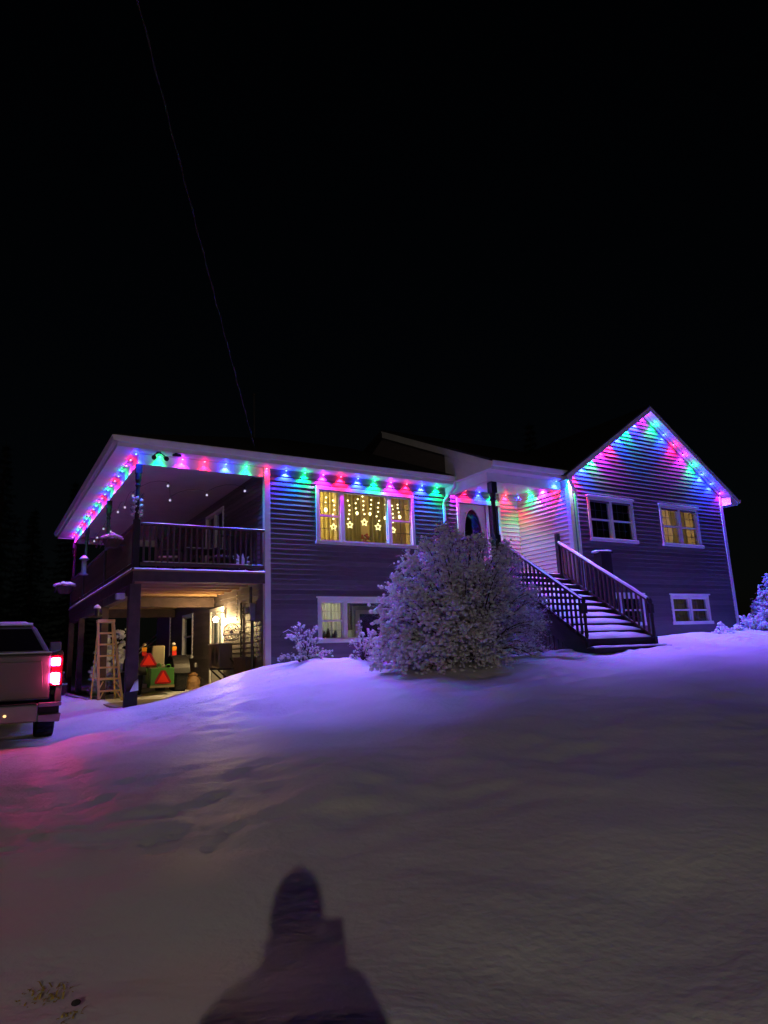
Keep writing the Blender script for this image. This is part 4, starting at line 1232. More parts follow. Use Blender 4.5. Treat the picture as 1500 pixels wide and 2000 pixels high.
MB().bar((3.24, 13.68, ZE - .055), (3.42, 13.72, ZE - .04), .05).build('body', BLACK, sc_, bevel=.01)

def snowy_basket(c, r, label, seed, hang=None):
    rnd = random.Random(seed)
    t = empty('hanging_planter', c, label, 'planter', 'snowy planters on the balcony rail')
    MB().lathe([(r * .55, -r * .75), (r * .85, -r * .3), (r, 0), (r * 1.02, .02)], c, 16).build('basket', WOOD, t)
    m = MB()
    for i in range(26):
        a = rnd.uniform(0, 6.28); q = r * math.sqrt(rnd.random())
        m.ball((c[0] + q * math.cos(a), c[1] + q * math.sin(a), c[2] + .04 + .10 * (1 - q / r) + rnd.uniform(0, .03)), r * rnd.uniform(.18, .34), 1, (1.2, 1.2, .7))
    m.build('snow_heap', SNOW, t, smooth=True)
    m = MB()
    for i in range(16):
        a = rnd.uniform(0, 6.28)
        p = Vector((c[0] + r * math.cos(a), c[1] + r * math.sin(a), c[2]))
        m.tube([p, p + Vector((.06 * math.cos(a), .06 * math.sin(a), .02)), p + Vector((.12 * math.cos(a), .12 * math.sin(a), -rnd.uniform(.08, .25)))], .006, 4)
    m.build('dead_stems', WOOD, t, kind='stuff')
    if hang: MB().tube([(c[0], c[1], c[2] + .05), (c[0], c[1], c[2] + hang)], .006, 5).build('hanger', BLACK, t)
    MB().bar((c[0], c[1], c[2] - r * .4), (c[0] + .38, c[1], c[2] - r * .4), .03).build('bracket', BLACK, t)
    return t
snowy_basket((2.34, 15.05, 4.16), .20, 'snow heaped planter on the balcony side rail near the corner post', 1)
snowy_basket((2.30, 23.4, 4.02), .28, 'wide snow covered planter at the far end of the balcony rail', 2)
bf = empty('bird_feeder', (2.5, 20.3, 4.3), 'white lantern shaped bird feeder hanging by the red lit post', 'bird feeder')
MB().lathe([(.12, 4.05), (.12, 4.08), (.07, 4.10), (.07, 4.46), (.11, 4.47), (.13, 4.49), (.02, 4.58)], (2.45, 20.3, 0), 14).build('body', mat('grey_feeder', (.25, .24, .25), .5), bf)
MB().tube([(2.45, 20.3, 4.58), (2.45, 20.3, ZE)], .004, 5).build('hanger', BLACK, bf)
MB().lathe([(.14, 4.49), (.10, 4.53), (.02, 4.60)], (2.45, 20.3, .005), 12).build('roof_snow', SNOW, bf, smooth=True)
pl = empty('post_ornament', (2.7, 14.06, 4.9), 'snow dusted wreath tied round the corner post of the balcony', 'wreath')
m = MB(); rnd = random.Random(4)
for i in range(34):
    a = rnd.uniform(0, 6.28); z = rnd.uniform(4.52, 4.95)
    m.ball((2.66 + .085 * math.cos(a), 14.14 + .085 * math.sin(a), z), rnd.uniform(.025, .05), 1, (1, 1, .8))
m.build('snow_clumps', SNOW, pl, smooth=True)
m = MB()
for i in range(60):
    a = rnd.uniform(0, 6.28); z = rnd.uniform(4.5, 5.0)
    p = Vector((2.66 + .08 * math.cos(a), 14.14 + .08 * math.sin(a), z))
    m.bar(p, p + Vector((.06 * math.cos(a), .06 * math.sin(a), rnd.uniform(-.03, .08))), .006)
m.build('twigs', DKWOOD, pl)
# table and chairs under snow
GARD = mat('dark_garden_metal', (.05, .035, .045), .5)
tbl = empty('patio_table', (4.5, 15.9, ZF + .032), 'dark patio table with snow on its top behind the balcony railing', 'table')
MB().box(3.98, 5.02, 15.45, 16.25, 4.11, 4.15).build('table_top', GARD, tbl, bevel=.008)
MB().box(4.02, 4.98, 15.48, 16.2, 4.151, 4.172).build('snow', SNOW, tbl)
for x in (4.04, 4.96):
    for y in (15.52, 16.18):
        MB().box(x - .025, x + .025, y - .025, y + .025, ZF + .033, 4.11).build('leg', GARD, tbl)
def chair(x, y, rz, label):
    t = empty('patio_chair', (x, y, ZF + .033), label, 'chair', 'patio chairs on the balcony', rz)
    local(t)
    MB().box(-.25, .25, -.25, .25, .40, .44).build('seat', GARD, t, bevel=.01)
    MB().box(-.23, .23, -.23, .2, .441, .49).build('seat_snow', SNOW, t, bevel=.02)
    for sx in (-1, 1):
        MB().bar((sx * .24, .24, 0), (sx * .24, .27, .92), .03).build('rear_leg', GARD, t)
        MB().bar((sx * .24, -.24, 0), (sx * .24, -.24, .62), .03).build('front_leg', GARD, t)
        MB().bar((sx * .24, -.26, .63), (sx * .24, .26, .63), .04, .025).build('armrest', GARD, t)
    for k in range(5):
        MB().bar((-.2 + .1 * k, .25, .44), (-.2 + .1 * k, .27, .90), .02).build('back_slat', GARD, t)
    MB().bar((-.25, .27, .91), (.25, .27, .91), .035).build('top_rail', GARD, t)
chair(3.65, 15.5, 1.2, 'patio chair with snowy seat left of the snow topped table')
chair(4.35, 16.7, .1, 'patio chair behind the snow topped table')
chair(4.75, 15.05, 3.3, 'patio chair with snowy seat in front of the snow topped table')
ps = empty('potted_poinsettia', (5.15, 14.75, ZF + .032), 'star shaped snowy plant in a pot near the balcony wall', 'plant')
MB().lathe([(.10, .0), (.14, .25), (.15, .26)], (5.12, 14.75, ZF + .033), 14).build('pot', GARD, ps)
m = MB()
for i in range(9):
    a = i * 2 * math.pi / 9
    p = Vector((5.12, 14.75, 3.72)); q = p + Vector((.24 * math.cos(a), .10 * math.sin(a) - .03, .22 * math.sin(a) + .05))
    s_ = (q - p).cross(Vector((0, 1, 0))).normalized() * .045
    m.add([p, p * .5 + q * .5 + s_, q, p * .5 + q * .5 - s_, p * .5 + q * .5 - Vector((0, .03, 0))], [(0, 1, 4), (1, 2, 4), (2, 3, 4), (3, 0, 4)])
m.build('leaves', SNOW, ps)
# small lamps under the balcony edge
ul = empty('eave_spot_lamp', (2.5, 14.9, 2.95), 'small spot lamp on the side of the balcony near the corner post', 'lamp')
MB().box(2.42, 2.60, 14.72, 14.9, 2.90, 3.02).build('body', HOUSING, ul, bevel=.02)
MB().bar((2.6, 14.8, 2.98), (2.63, 14.8, 3.1), .03).build('bracket', BLACK, ul)
pl2 = empty('post_lamp', (2.45, 17.4, 2.6), 'snow capped lantern on the post behind the ladder', 'lamp')
MB().lathe([(.035, 2.74), (.05, 2.76), (.05, 2.90), (.07, 2.91), (.02, 2.97)], (2.47, 17.6, 0), 10).build('lantern', BLACK, pl2)
MB().lathe([(.085, 2.92), (.07, 2.97), (.02, 3.01)], (2.47, 17.6, 0), 10).build('snow_cap', SNOW, pl2, smooth=True)
MB().bar((2.47, 17.6, 2.75), (2.62, 17.76, 2.75), .03).build('bracket', BLACK, pl2)

# tall narrow post box with a snow cap in front of the gable wall
gb = empty('garden_post', (13.42, 11.55, 1.6), 'dark boxed post with a snow cap between the stairs and the gable wall', 'post')
MB().box(13.26, 13.64, 11.42, 11.66, 1.5, 3.82).build('panel', DKWOOD, gb, bevel=.01)
MB().box(13.22, 13.67, 11.38, 11.70, 3.821, 3.85).build('cap', DKWOOD, gb)
m = MB()
for i in range(9):
    m.ball((13.20 + .055 * i, 11.54, 3.86 + .003 * i), .07, 1, (1, 2.0, .6))
m.build('snow_cap', SNOW, gb, smooth=True)

# ------------------------------------------------------------------ pickup truck, seen from behind
tk = empty('pickup_truck', (.15, 11.2, .47), 'silver grey pickup truck with glowing red tail lights parked on the drive', 'truck', rz=R_(-1.0))
local(tk)
PAINT = mat('grey_car_paint', (.15, .14, .145), .3, .06, 3, spec=.5)
CHROME = mat('dull_chrome', (.25, .24, .25), .38, .1, 6, metal=.75)
HW = .99
def arch(yc, r, z0, n=10, rev=False):
    pts = [(yc - r * math.cos(math.pi * i / n), z0 + r * math.sin(math.pi * i / n)) for i in range(n + 1)]
    return pts
for sx in (-1, 1):
    # bed sides with the wheel arch cut out
    poly = [(.10, .60)] + arch(1.35, .47, .56)[0:] + [(2.05, .56), (2.05, 1.34), (.02, 1.33), (.02, .62)]
    a, b = (sx * HW, sx * (HW - .09)) if sx > 0 else (-HW, -HW + .09)
    MB().prism(poly, 'x', min(a, b), max(a, b)).build('bed_side', PAINT, tk, bevel=.015)
MB().box(-.89, .89, .10, 2.04, .72, .78).build('bed_floor', BLACK, tk)
tg = MB().hexa([(-.83, .0, .66), (.83, .0, .66), (.83, .06, .66), (-.83, .06, .66)], [(-.83, -.015, 1.30), (.83, -.015, 1.30), (.83, .06, 1.30), (-.83, .06, 1.30)]).build('tailgate', PAINT, tk, bevel=.035)
MB().hexa([(-.74, -.004, .80), (.74, -.004, .80), (.74, .01, .80), (-.74, .01, .80)], [(-.70, -.030, 1.20), (.70, -.030, 1.20), (.70, .0, 1.20), (-.70, .0, 1.20)]).build('tailgate_panel', PAINT, tg, bevel=.012)
MB().box(-.09, .09, -.045, -.028, 1.10, 1.17).build('handle', BLACK, tg, bevel=.006)
MB().box(-.83, .83, .0, .075, 1.301, 1.318).build('top_cap', BLACK, tg)
tl = snow_strip([(-.82, .04, 1.318), (.83, .04, 1.318)], .08, .035, tg, 'snow', seed=2)
for sx in (-1, 1):
    snow_strip([(sx * .95, .05, 1.335), (sx * .95, 2.0, 1.345)], .08, .03, tk, 'bed_rail_snow', seed=sx)
    # tail lamp: housing with two glowing lenses
    tlm = MB().box(sx * .905 - .082, sx * .905 + .083, -.012, .10, .84, 1.29).build('tail_light', mat('dark_red_housing', (.12, .005, .012), .2), tk, bevel=.012, label='glowing red tail light' )
    TL = emit('tail_light_glow', (1.0, .05, .24), 85)
    MB().box(sx * .885 - .062, sx * .885 + .062, -.055, -.013, 1.13, 1.245).build('lens', TL, tlm, bevel=.02)
    MB().box(sx * .885 - .062, sx * .885 + .062, -.055, -.013, .885, 1.03).build('lens', TL, tlm, bevel=.02)
    MB().hexa([(sx * .885 - .015, -.022, .862), (sx * .885 + .06, -.022, .862), (sx * .885 + .06, -.013, .862), (sx * .885 - .015, -.013, .862)],
              [(sx * .885 - .03, -.022, .878), (sx * .885 + .06, -.022, .878), (sx * .885 + .06, -.013, .878), (sx * .885 - .03, -.013, .878)]).build('lens', TL, tlm)
# bumper with corner steps and the trailer socket
bp = MB()
bp.hexa([(-.68, -.16, .36), (.68, -.16, .36), (.68, .0, .38), (-.68, .0, .38)], [(-.68, -.18, .60), (.68, -.18, .60), (.68, .02, .62), (-.68, .02, .62)])
bump = bp.build('bumper', CHROME, tk, bevel=.02)
for sx in (-1, 1):
    MB().hexa([(sx * .68, -.16, .36), (sx * .97, -.09, .34), (sx * .97, .10, .34), (sx * .68, .0, .36)][::sx], [(sx * .68, -.17, .46), (sx * .985, -.10, .46), (sx * .985, .12, .46), (sx * .68, .0, .46)][::sx]).build('bumper_end', CHROME, bump, bevel=.015)
    MB().hexa([(sx * .68, -.165, .56), (sx * .985, -.10, .56), (sx * .985, .12, .56), (sx * .68, .0, .56)][::sx], [(sx * .68, -.18, .62), (sx * .985, -.11, .615), (sx * .985, .12, .615), (sx * .68, .0, .62)][::sx]).build('bumper_end', CHROME, bump, bevel=.012)
    MB().hexa([(sx * .69, -.10, .461), (sx * .96, -.04, .461), (sx * .96, .10, .461), (sx * .69, .0, .461)][::sx], [(sx * .69, -.10, .559), (sx * .96, -.04, .559), (sx * .96, .10, .559), (sx * .69, .0, .559)][::sx]).build('step_recess', BLACK, bump)
MB().box(-.66, .66, -.175, -.02, .601, .618).build('step_pad', BLACK, bump)
MB().box(-.16, .16, -.205, -.185, .42, .57).build('number_plate', mat('pale_plate', (.5, .5, .48), .5), bump)
MB().ball((.27, -.19, .47), .022, 2, (1, .5, .8)).build('plate_lamp', emit('plate_lamp_glow', (1, .55, .22), 2.2), bump, smooth=True)
MB().box(-.06, .06, -.20, .3, .24, .35).build('hitch', BLACK, tk)
# cab
cb = MB()
cb.prism([(2.08, .50), (2.08, 1.36), (3.75, 1.34), (3.75, .50)], 'x', -HW, HW)
cab = cb.build('cab_body', PAINT, tk, bevel=.03)
def ringz(z, y0, y1, w): return [(-w, y0, z), (w, y0, z), (w, y1, z), (-w, y1, z)]
MB().hexa(ringz(1.361, 2.12, 3.70, .955), ringz(1.84, 2.32, 3.15, .70)).build('cab_pillars', PAINT, tk, bevel=.05)
MB().hexa(ringz(1.841, 2.34, 3.12, .69), ringz(1.885, 2.45, 3.0, .60)).build('cab_roof', PAINT, tk, bevel=.02)
MB().hexa(ringz(1.886, 2.42, 3.02, .62), ringz(1.925, 2.50, 2.95, .55)).build('roof_snow', SNOW, tk, bevel=.015)
snow_strip([(-.66, 2.36, 1.848), (.66, 2.36, 1.848)], .10, .05, tk, 'roof_snow', seed=8)
def quad_on(p0, p1, p2, p3, name, m, par, t=.006):
    a, b, c, d = map(Vector, (p0, p1, p2, p3)); nrm = (b - a).cross(d - a).normalized() * t
    return MB().hexa([a, b, c, d], [a + nrm, b + nrm, c + nrm, d + nrm]).build(name, m, par)
TG = mat('tinted_glass', (.012, .010, .012), .08, .1, 3, spec=.6)
def rear(y_, z_): return 2.12 + (z_ - 1.361) / (1.84 - 1.361) * .20 - .004
quad_on((-.84, rear(0, 1.40), 1.40), (.84, rear(0, 1.40), 1.40), (.64, rear(0, 1.78), 1.78), (-.64, rear(0, 1.78), 1.78), 'rear_window', TG, tk)
for sx in (-1, 1):
    w0, w1 = .955 * sx + .004 * sx, .70 * sx + .004 * sx
    f = lambda z: w0 + (w1 - w0) * (z - 1.361) / .479
    p = [(f(1.40), 2.30, 1.40), (f(1.40), 3.55, 1.40), (f(1.77), 3.10, 1.77), (f(1.77), 2.45, 1.77)]
    quad_on(*(p if sx > 0 else p[::-1]), 'side_window', TG, tk)
    MB().hexa([(sx * 1.02, 3.35, 1.36), (sx * 1.22, 3.35, 1.36), (sx * 1.22, 3.45, 1.36), (sx * 1.02, 3.45, 1.36)][::sx], [(sx * 1.02, 3.35, 1.58), (sx * 1.22, 3.35, 1.58), (sx * 1.22, 3.45, 1.58), (sx * 1.02, 3.45, 1.58)][::sx]).build('mirror', PAINT, tk, bevel=.02)
    MB().bar((sx * .95, 3.42, 1.42), (sx * 1.04, 3.42, 1.44), .04).build('mirror_arm', BLACK, tk)
    MB().box(sx * .45 - .14, sx * .45 + .14, 2.38, 2.46, 1.30, 1.60).build('headrest', BLACK, tk)
# nose
nz = MB()
nz.prism([(3.751, .50), (3.751, 1.33), (5.25, 1.22), (5.45, 1.10), (5.45, .50)], 'x', -.94, .94)
nz.build('hood', PAINT, tk, bevel=.05)
MB().box(-.95, .95, 5.40, 5.60, .42, .66).build('front_bumper', CHROME, tk, bevel=.03)
for sx in (-1, 1):
    MB().box(sx * .72 - .18, sx * .72 + .18, 5.44, 5.47, .80, 1.0).build('headlight', mat('headlamp_lens', (.6, .6, .62), .1), tk, bevel=.01)
    wheel(tk, sx * .86, 1.35, .39, .39, .27, CHROME, lugs=26)
    wheel(tk, sx * .86, 4.65, .39, .39, .27, CHROME, lugs=26)
    MB().box(sx * .9 - .12, sx * .9 + .12, .78, .80, .30, .62).build('mud_flap', BLACK, tk)
MB().box(-.8, .8, .3, 5.2, .46, .52).build('underbody', BLACK, tk)

# ------------------------------------------------------------------ snowy shrubs
LEAF = mat('dark_twig_bark', (.055, .038, .035), .8, .4, 12)
DULL = mat('frosted_leaf', (.58, .56, .62), .8, .35, 14)
def big_mesh(name, V, F_, m, parent, smooth=True, **kw):
    me = bpy.data.meshes.new(name)
    V = np.asarray(V, np.float32); F_ = np.asarray(F_, np.int32)
    k = F_.shape[1]
    me.vertices.add(len(V)); me.vertices.foreach_set('co', V.reshape(-1))
    me.loops.add(F_.size); me.polygons.add(len(F_))
    me.loops.foreach_set('vertex_index', F_.reshape(-1))
    me.polygons.foreach_set('loop_start', (np.arange(len(F_)) * k).astype(np.int32))
    me.polygons.foreach_set('loop_total', np.full(len(F_), k, np.int32))
    me.update(calc_edges=True)
    return link(name, me, m, parent, smooth, **kw)

def clumps(centres, radii, rng, flat=.75, sub=1):
    V0 = np.array(ICO[sub][0]); F0 = np.array(ICO[sub][1])
    n = len(centres)
    sc = rng.uniform(.65, 1.35, (n, 1, 3)) * np.array([1, 1, flat])
    jit = 1 + rng.uniform(-.28, .28, (n, len(V0), 1))
    ang = rng.uniform(0, 6.28, n); c, s = np.cos(ang), np.sin(ang)
    P = V0[None] * jit * sc * radii[:, None, None]
    X = P[..., 0] * c[:, None] - P[..., 1] * s[:, None]; Y = P[..., 0] * s[:, None] + P[..., 1] * c[:, None]
    P = np.stack([X, Y, P[..., 2]], -1) + centres[:, None, :]
    F_ = (F0[None] + (np.arange(n) * len(V0))[:, None, None]).reshape(-1, 3)
    return P.reshape(-1, 3), F_

def sprigs(cent, dirs, length, width, rng):
    """small twig blades: thin three sided spikes"""
    n = len(cent)
    d = dirs / np.maximum(np.linalg.norm(dirs, axis=1, keepdims=True), 1e-6)
    r = rng.normal(size=(n, 3)); u = np.cross(d, r); u /= np.maximum(np.linalg.norm(u, axis=1, keepdims=True), 1e-6); w = np.cross(d, u)
    L = length[:, None]; W = width[:, None]
    a = cent + u * W; b = cent - u * W * .5 + w * W * .86; c = cent - u * W * .5 - w * W * .86; t = cent + d * L
    V = np.stack([a, b, c, t], 1).reshape(-1, 3)
    o = (np.arange(n) * 4)[:, None]
    F_ = np.concatenate([o + np.array([[0, 1, 3]]), o + np.array([[1, 2, 3]]), o + np.array([[2, 0, 3]])], 0)
    return V, F_

def shrub(base, rad, h, label, seed, nb=90, twigs=9, clump=.045, density=1.0, lean=0.0, group=None, name='snowy_shrub', droop=.35, cat='shrub', snow_side=None, spread=1.0, dome=False):
    rng = np.random.RandomState(seed)
    t = empty(name, base, label, cat, group)
    bx, by, bz = base
    stems = MB(); pc, pr, tc, td, tl_, tw = [], [], [], [], [], []
    for i in range(nb):
        az = rng.uniform(0, 2 * math.pi)
        th = math.asin(rng.uniform(.04, 1)) if dome else 0
        el = math.sin(th) if dome else rng.beta(1.3, 1.5)            # 0 flat .. 1 upright
        top = Vector((math.cos(az) * rad[0] * (1 - .75 * el) * rng.uniform(.65, 1.05) * spread + lean * el, math.sin(az) * rad[1] * (1 - .75 * el) * rng.uniform(.65, 1.05), h * (.10 + .92 * el) * rng.uniform(.80, 1.04)))
        if dome:
            q_ = rng.uniform(.55, 1.0) ** .6
            top = Vector((math.cos(az) * math.cos(th) * rad[0] * q_, math.sin(az) * math.cos(th) * rad[1] * q_, h * (.05 + .93 * el) * q_))
        p0 = Vector((rng.uniform(-.25, .25) * rad[0] * .4, rng.uniform(-.25, .25) * rad[1] * .4, -.15))
        mid = (p0 + top) * .5 + Vector((0, 0, .25 * h * (1 - el))) - Vector((top.x, top.y, 0)) * .12
        end = top + Vector((math.cos(az), math.sin(az), 0)) * (.05 if dome else .12) * rad[0] - Vector((0, 0, droop * .25 * h * (1 - el)))
        pts = []
        for k in range(9):
            f = k / 8
            q = p0 * (1 - f) ** 3 + mid * 3 * f * (1 - f) ** 2 + top * 3 * f * f * (1 - f) + end * f ** 3
            pts.append(Vector((bx, by, bz)) + q)
        stems.tube(pts, [.022 * (1 - .85 * k / 8) * min(1, h / 1.5) + .003 for k in range(9)], 5, cap=False)
        for k in range(3, 9):
            for j in range(twigs):
                f = rng.rand(); a, b = pts[k - 1], pts[k]
                p = a * (1 - f) + b * f
                d = Vector(rng.normal(size=3)).normalized() * .8 + (b - a).normalized() * .5 + Vector((math.cos(az), math.sin(az), .15)) * .45
                L = rng.uniform(.10, .34) * min(1.0, h / 2)
                tc.append(p); td.append(d); tl_.append(L); tw.append(rng.uniform(.003, .007))
                dn = d.normalized()
                nn = rng.poisson(1.9 * density)
                for z in range(nn):
                    g = rng.uniform(.35, 1.05)
                    pc.append(p + dn * L * g + Vector((0, 0, .012))); pr.append(clump * rng.uniform(.35, 1.15))
                for z in range(2):
                    g = rng.uniform(.2, 1.0)
                    tc.append(p + dn * L * g); td.append(Vector(rng.normal(size=3)) + dn); tl_.append(rng.uniform(.04, .13) * min(1, h / 2)); tw.append(.0035)
    stems.build('branches', LEAF, t)
    V, F_ = sprigs(np.array(tc), np.array(td), np.array(tl_), np.array(tw), rng)
    big_mesh('twigs', V, F_, DULL, t, False, kind='stuff')
    pc = np.array(pc); pr = np.array(pr)
    keep = pc[:, 2] > bz + .02
    pc, pr = pc[keep], pr[keep]
    if snow_side is not None:      # larger clumps on one side; snow thinned on the other to put in shade
        q = (pc[:, 0] - bx) / rad[0] * snow_side
        k2 = rng.rand(len(pc)) < np.clip(.58 + .50 * q, .20, 1)
        pc, pr = pc[k2], pr[k2] * np.clip(1 + .45 * q[k2], .5, 1.5)
    V, F_ = clumps(pc, pr, rng)
    big_mesh('snow', V, F_, SNOW, t, True, kind='stuff')
    return t
shrub((8.70, 11.2, hz(8.70, 11.2) - .22), (2.05, 1.4), 3.17, 'huge rounded snow laden shrub in front of the house beside the stairs', 11, nb=260, twigs=13, clump=.033, density=.85, snow_side=-1, dome=True)
shrub((6.05, 13.45, hz(6.05, 13.45)), (.62, .38), .85, 'small bare snowy bush under the left end of the basement window', 12, nb=20, twigs=4, clump=.028, density=.7)
shrub((7.05, 12.6, hz(7.05, 12.6)), (.55, .45), .8, 'low snowy sprig at the left foot of the huge shrub', 13, nb=16, twigs=4, clump=.03, density=.8)
shrub((21.6, 11.4, hz(21.6, 11.4)), (1.35, 1.2), 1.85, 'snowy shrub at the right end of the house', 14, nb=90, twigs=8, clump=.055)
shrub((19.35, 11.45, hz(19.35, 11.45)), (.65, .4), .62, 'low snowy plants at the corner of the gable wall', 15, nb=26, twigs=6, clump=.04)
shrub((18.3, 11.5, hz(18.3, 11.5)), (.6, .35), .36, 'low snowy plants under the far basement window', 16, nb=20, twigs=5, clump=.04)
shrub((17.2, 11.0, hz(17.2, 11.0)), (.4, .25), .22, 'flattened snowy plants in front of the gable wall', 17, nb=12, twigs=5, clump=.04)
shrub((20.3, 11.0, hz(20.3, 11.0)), (.8, .5), .45, 'low snowy groundcover in front of the far right shrub', 18, nb=24, twigs=6, clump=.045)
shrub((3.45, 21.0, .74), (.55, .5), 1.7, 'snowy bush seen through the step ladder', 19, nb=34, twigs=6, clump=.075, density=1.2)
shrub((5.75, 25.6, .74), (.35, .3), 1.5, 'thin snowy bush beyond the tractor near the rear steps', 21, nb=14, twigs=5, clump=.06)
# bent bare twig arching by the house corner
at = empty('bare_twig', (6.2, 13.3, hz(6.2, 13.3)), 'bare arching twig bent against the siding near the house corner', 'twig')
MB().tube([(6.16, 13.4, 1.45), (6.02, 13.42, 1.80), (5.85, 13.45, 2.06), (5.68, 13.45, 2.14), (5.56, 13.46, 2.08), (5.50, 13.46, 2.0)], [.012, .010, .009, .008, .007, .005], 6).build('stem', LEAF, at)
snow_strip([(6.03, 13.42, 1.79), (5.86, 13.45, 2.06), (5.69, 13.45, 2.146), (5.57, 13.46, 2.09)], .02, .02, at, 'snow')
# snow covered beams behind the truck, under the balcony
for i, (x0, x1, y, z) in enumerate([(1.4, 2.5, 23.2, 1.0), (1.5, 2.45, 23.6, 1.35)]):
    lg = MB().box(x0, x1, y, y + .25, hz(x0, y) - .1, z).build('timber', WOOD, None, label=['low', 'tall'][i] + ' snow covered timber stack behind the far balcony post', category='timber', group='timber beside the drive')
    MB().box(x0 - .01, x1 + .01, y - .01, y + .26, z + .001, z + .06).build('snow', SNOW, lg, bevel=.02)

# ------------------------------------------------------------------ dark spruces beyond the drive
BARK = mat('spruce_bark', (.05, .035, .025), .9, .3, 8, .5)
NEEDLE = mat('spruce_needles', (.022, .035, .020), .8, .4, 10)
def spruce_mesh(seed, h, r):
    rng = np.random.RandomState(seed)
    cent, dirs, L, W = [], [], [], []
    z = h * .10
    while z < h * .98:
        f = z / h
        n = int(8 + 7 * (1 - f)); reach = r * (1 - f) ** .85 * rng.uniform(.8, 1.1)
        for i in range(n):
            a = rng.uniform(0, 6.28); q = reach * rng.uniform(.7, 1.1)
            steps = max(3, int(q / .16))
            for k in range(steps):
                g = (k + .5) / steps
                p = np.array([math.cos(a) * q * g, math.sin(a) * q * g, z - .28 * q * g + .12 * q * g * g])
                for s in range(4):
                    cent.append(p + rng.normal(size=3) * .03); dirs.append(np.array([math.cos(a), math.sin(a), -.35]) + rng.normal(size=3) * .75)
                    L.append(rng.uniform(.15, .34)); W.append(rng.uniform(.012, .028))
        z += h * .028
    return sprigs(np.array(cent), np.array(dirs), np.array(L), np.array(W), rng)
SP = []
for sd, h, r in ((31, 9.5, 2.0), (32, 12.0, 2.4)):
    V, F_ = spruce_mesh(sd, h, r)
    SP.append((V, F_, h))
tree_spots = [(-1.6, 33, 0), (.6, 37, 1), (-4.2, 31, 1), (2.3, 41, 0), (-7.0, 36, 0), (4.6, 44, 1), (-2.6, 42, 1), (25.5, 26, 1), (29, 22, 0)]
names_ = ['nearest dark spruce above the truck roof', 'tall dark spruce left of the balcony eave', 'dark spruce at the edge of the drive', 'dark spruce just behind the balcony planter', 'short dark spruce out beyond the drive', 'tall dark spruce behind the far end of the balcony', 'spruce deep in the dark behind the truck', 'tall dark spruce behind the right end of the house', 'short dark spruce far right behind the snowy shrub']
cm_ = {}
for (x, y, k), nm in zip(tree_spots, names_):
    V, F_, h = SP[k]
    t = empty('spruce_tree', (x, y, hz(x, y)), nm, 'tree', 'dark spruces around the house', rz=random.uniform(0, 6))
    local(t)
    if k not in cm_:
        c = big_mesh('crown', V, F_, NEEDLE, t, False); tr_ = MB().tube([(0, 0, -.3), (0, 0, h * .5), (0, 0, h)], [.17, .10, .01], 8).build('trunk', BARK, t)
        cm_[k] = (c.data, tr_.data)
    else:
        link('crown', cm_[k][0], None, t); link('trunk', cm_[k][1], None, t)

# ------------------------------------------------------------------ service cable
mast = empty('service_mast', (6.66, 18, 8.5), 'thin service mast standing on the roof', 'mast')
MB().tube([(6.6, 18.0, 7.9), (6.6, 18.0, 9.25)], .03, 8).build('pipe', DKMETAL, mast)
MB().ball((6.6, 18.0, 9.27), .06, 2).build('weather_head', DKMETAL, mast, smooth=True)
pc_ = empty('power_cable', (5.0, 13.6, 6.15), 'faint service cable running from the roof over the yard', 'cable')
A = Vector((5.0, 13.6, 6.15)); Bp = Vector((-6.25, -8.0, 11.7))
def cab_pt(f, off):
    p = A * (1 - f) + Bp * f
    return p + Vector((off * .5, 0, -.9 * f * (1 - f) + off))
MB().tube([cab_pt(i / 60, 0) for i in range(61)], .005, 6).build('carrier', mat('weathered_cable', (.03, .03, .03), .7), pc_)
tw_ = MB(); tw_.tube([cab_pt(i / 240, 0) + Vector((.013 * math.cos(i * .9), 0, .013 * math.sin(i * .9))) for i in range(241)], .006, 5)
tw_.build('twisted_conductor', mat('cable_sheath', (.02, .02, .02), .7), pc_)

# ------------------------------------------------------------------ tufts of yellow blades added for a yellowish glow, and a stone
def tuft(c, n, r, h, seed, label):
    rng = np.random.RandomState(seed)
    m = MB()
    for i in range(n):
        a = rng.uniform(0, 6.28); q = r * math.sqrt(rng.rand())
        p = Vector((c[0] + q * math.cos(a), c[1] + q * math.sin(a), hz(c[0], c[1]) - .02))
        b = rng.uniform(0, 6.28); L = h * rng.uniform(.5, 1.2)
        e = p + Vector((math.cos(b) * L * .8, math.sin(b) * L * .8, L * rng.uniform(.3, .8)))
        mid = (p + e) / 2 + Vector((0, 0, L * .25))
        s_ = Vector((-math.sin(b), math.cos(b), 0)) * .004
        m.add([p - s_, p + s_, mid + s_, mid - s_, e], [(0, 1, 2, 3), (3, 2, 4)])
    return m.build('glow_tuft', mat('yellow_glow_blades', (.40, .30, .07), .8, .3, 30), None, label=label, category='grass', group='yellow glow tufts in the snow')
tuft((.37, 3.0), 70, .07, .04, 41, 'tuft of yellow blades added for a yellowish glow close to the stone')
tuft((.33, 3.28), 60, .10, .03, 42, 'flattened tuft of yellow blades added for a yellowish glow behind the stone')
stn = MB().ball((0.425, 3.09, hz(.425, 3.09) + .008), .015, 2, (1.2, 1, .7)); stn.build('stone', mat('dark_stone', (.03, .028, .03), .9, .3, 20, .6, 60), None, label='small dark stone lying on the snow', category='stone')

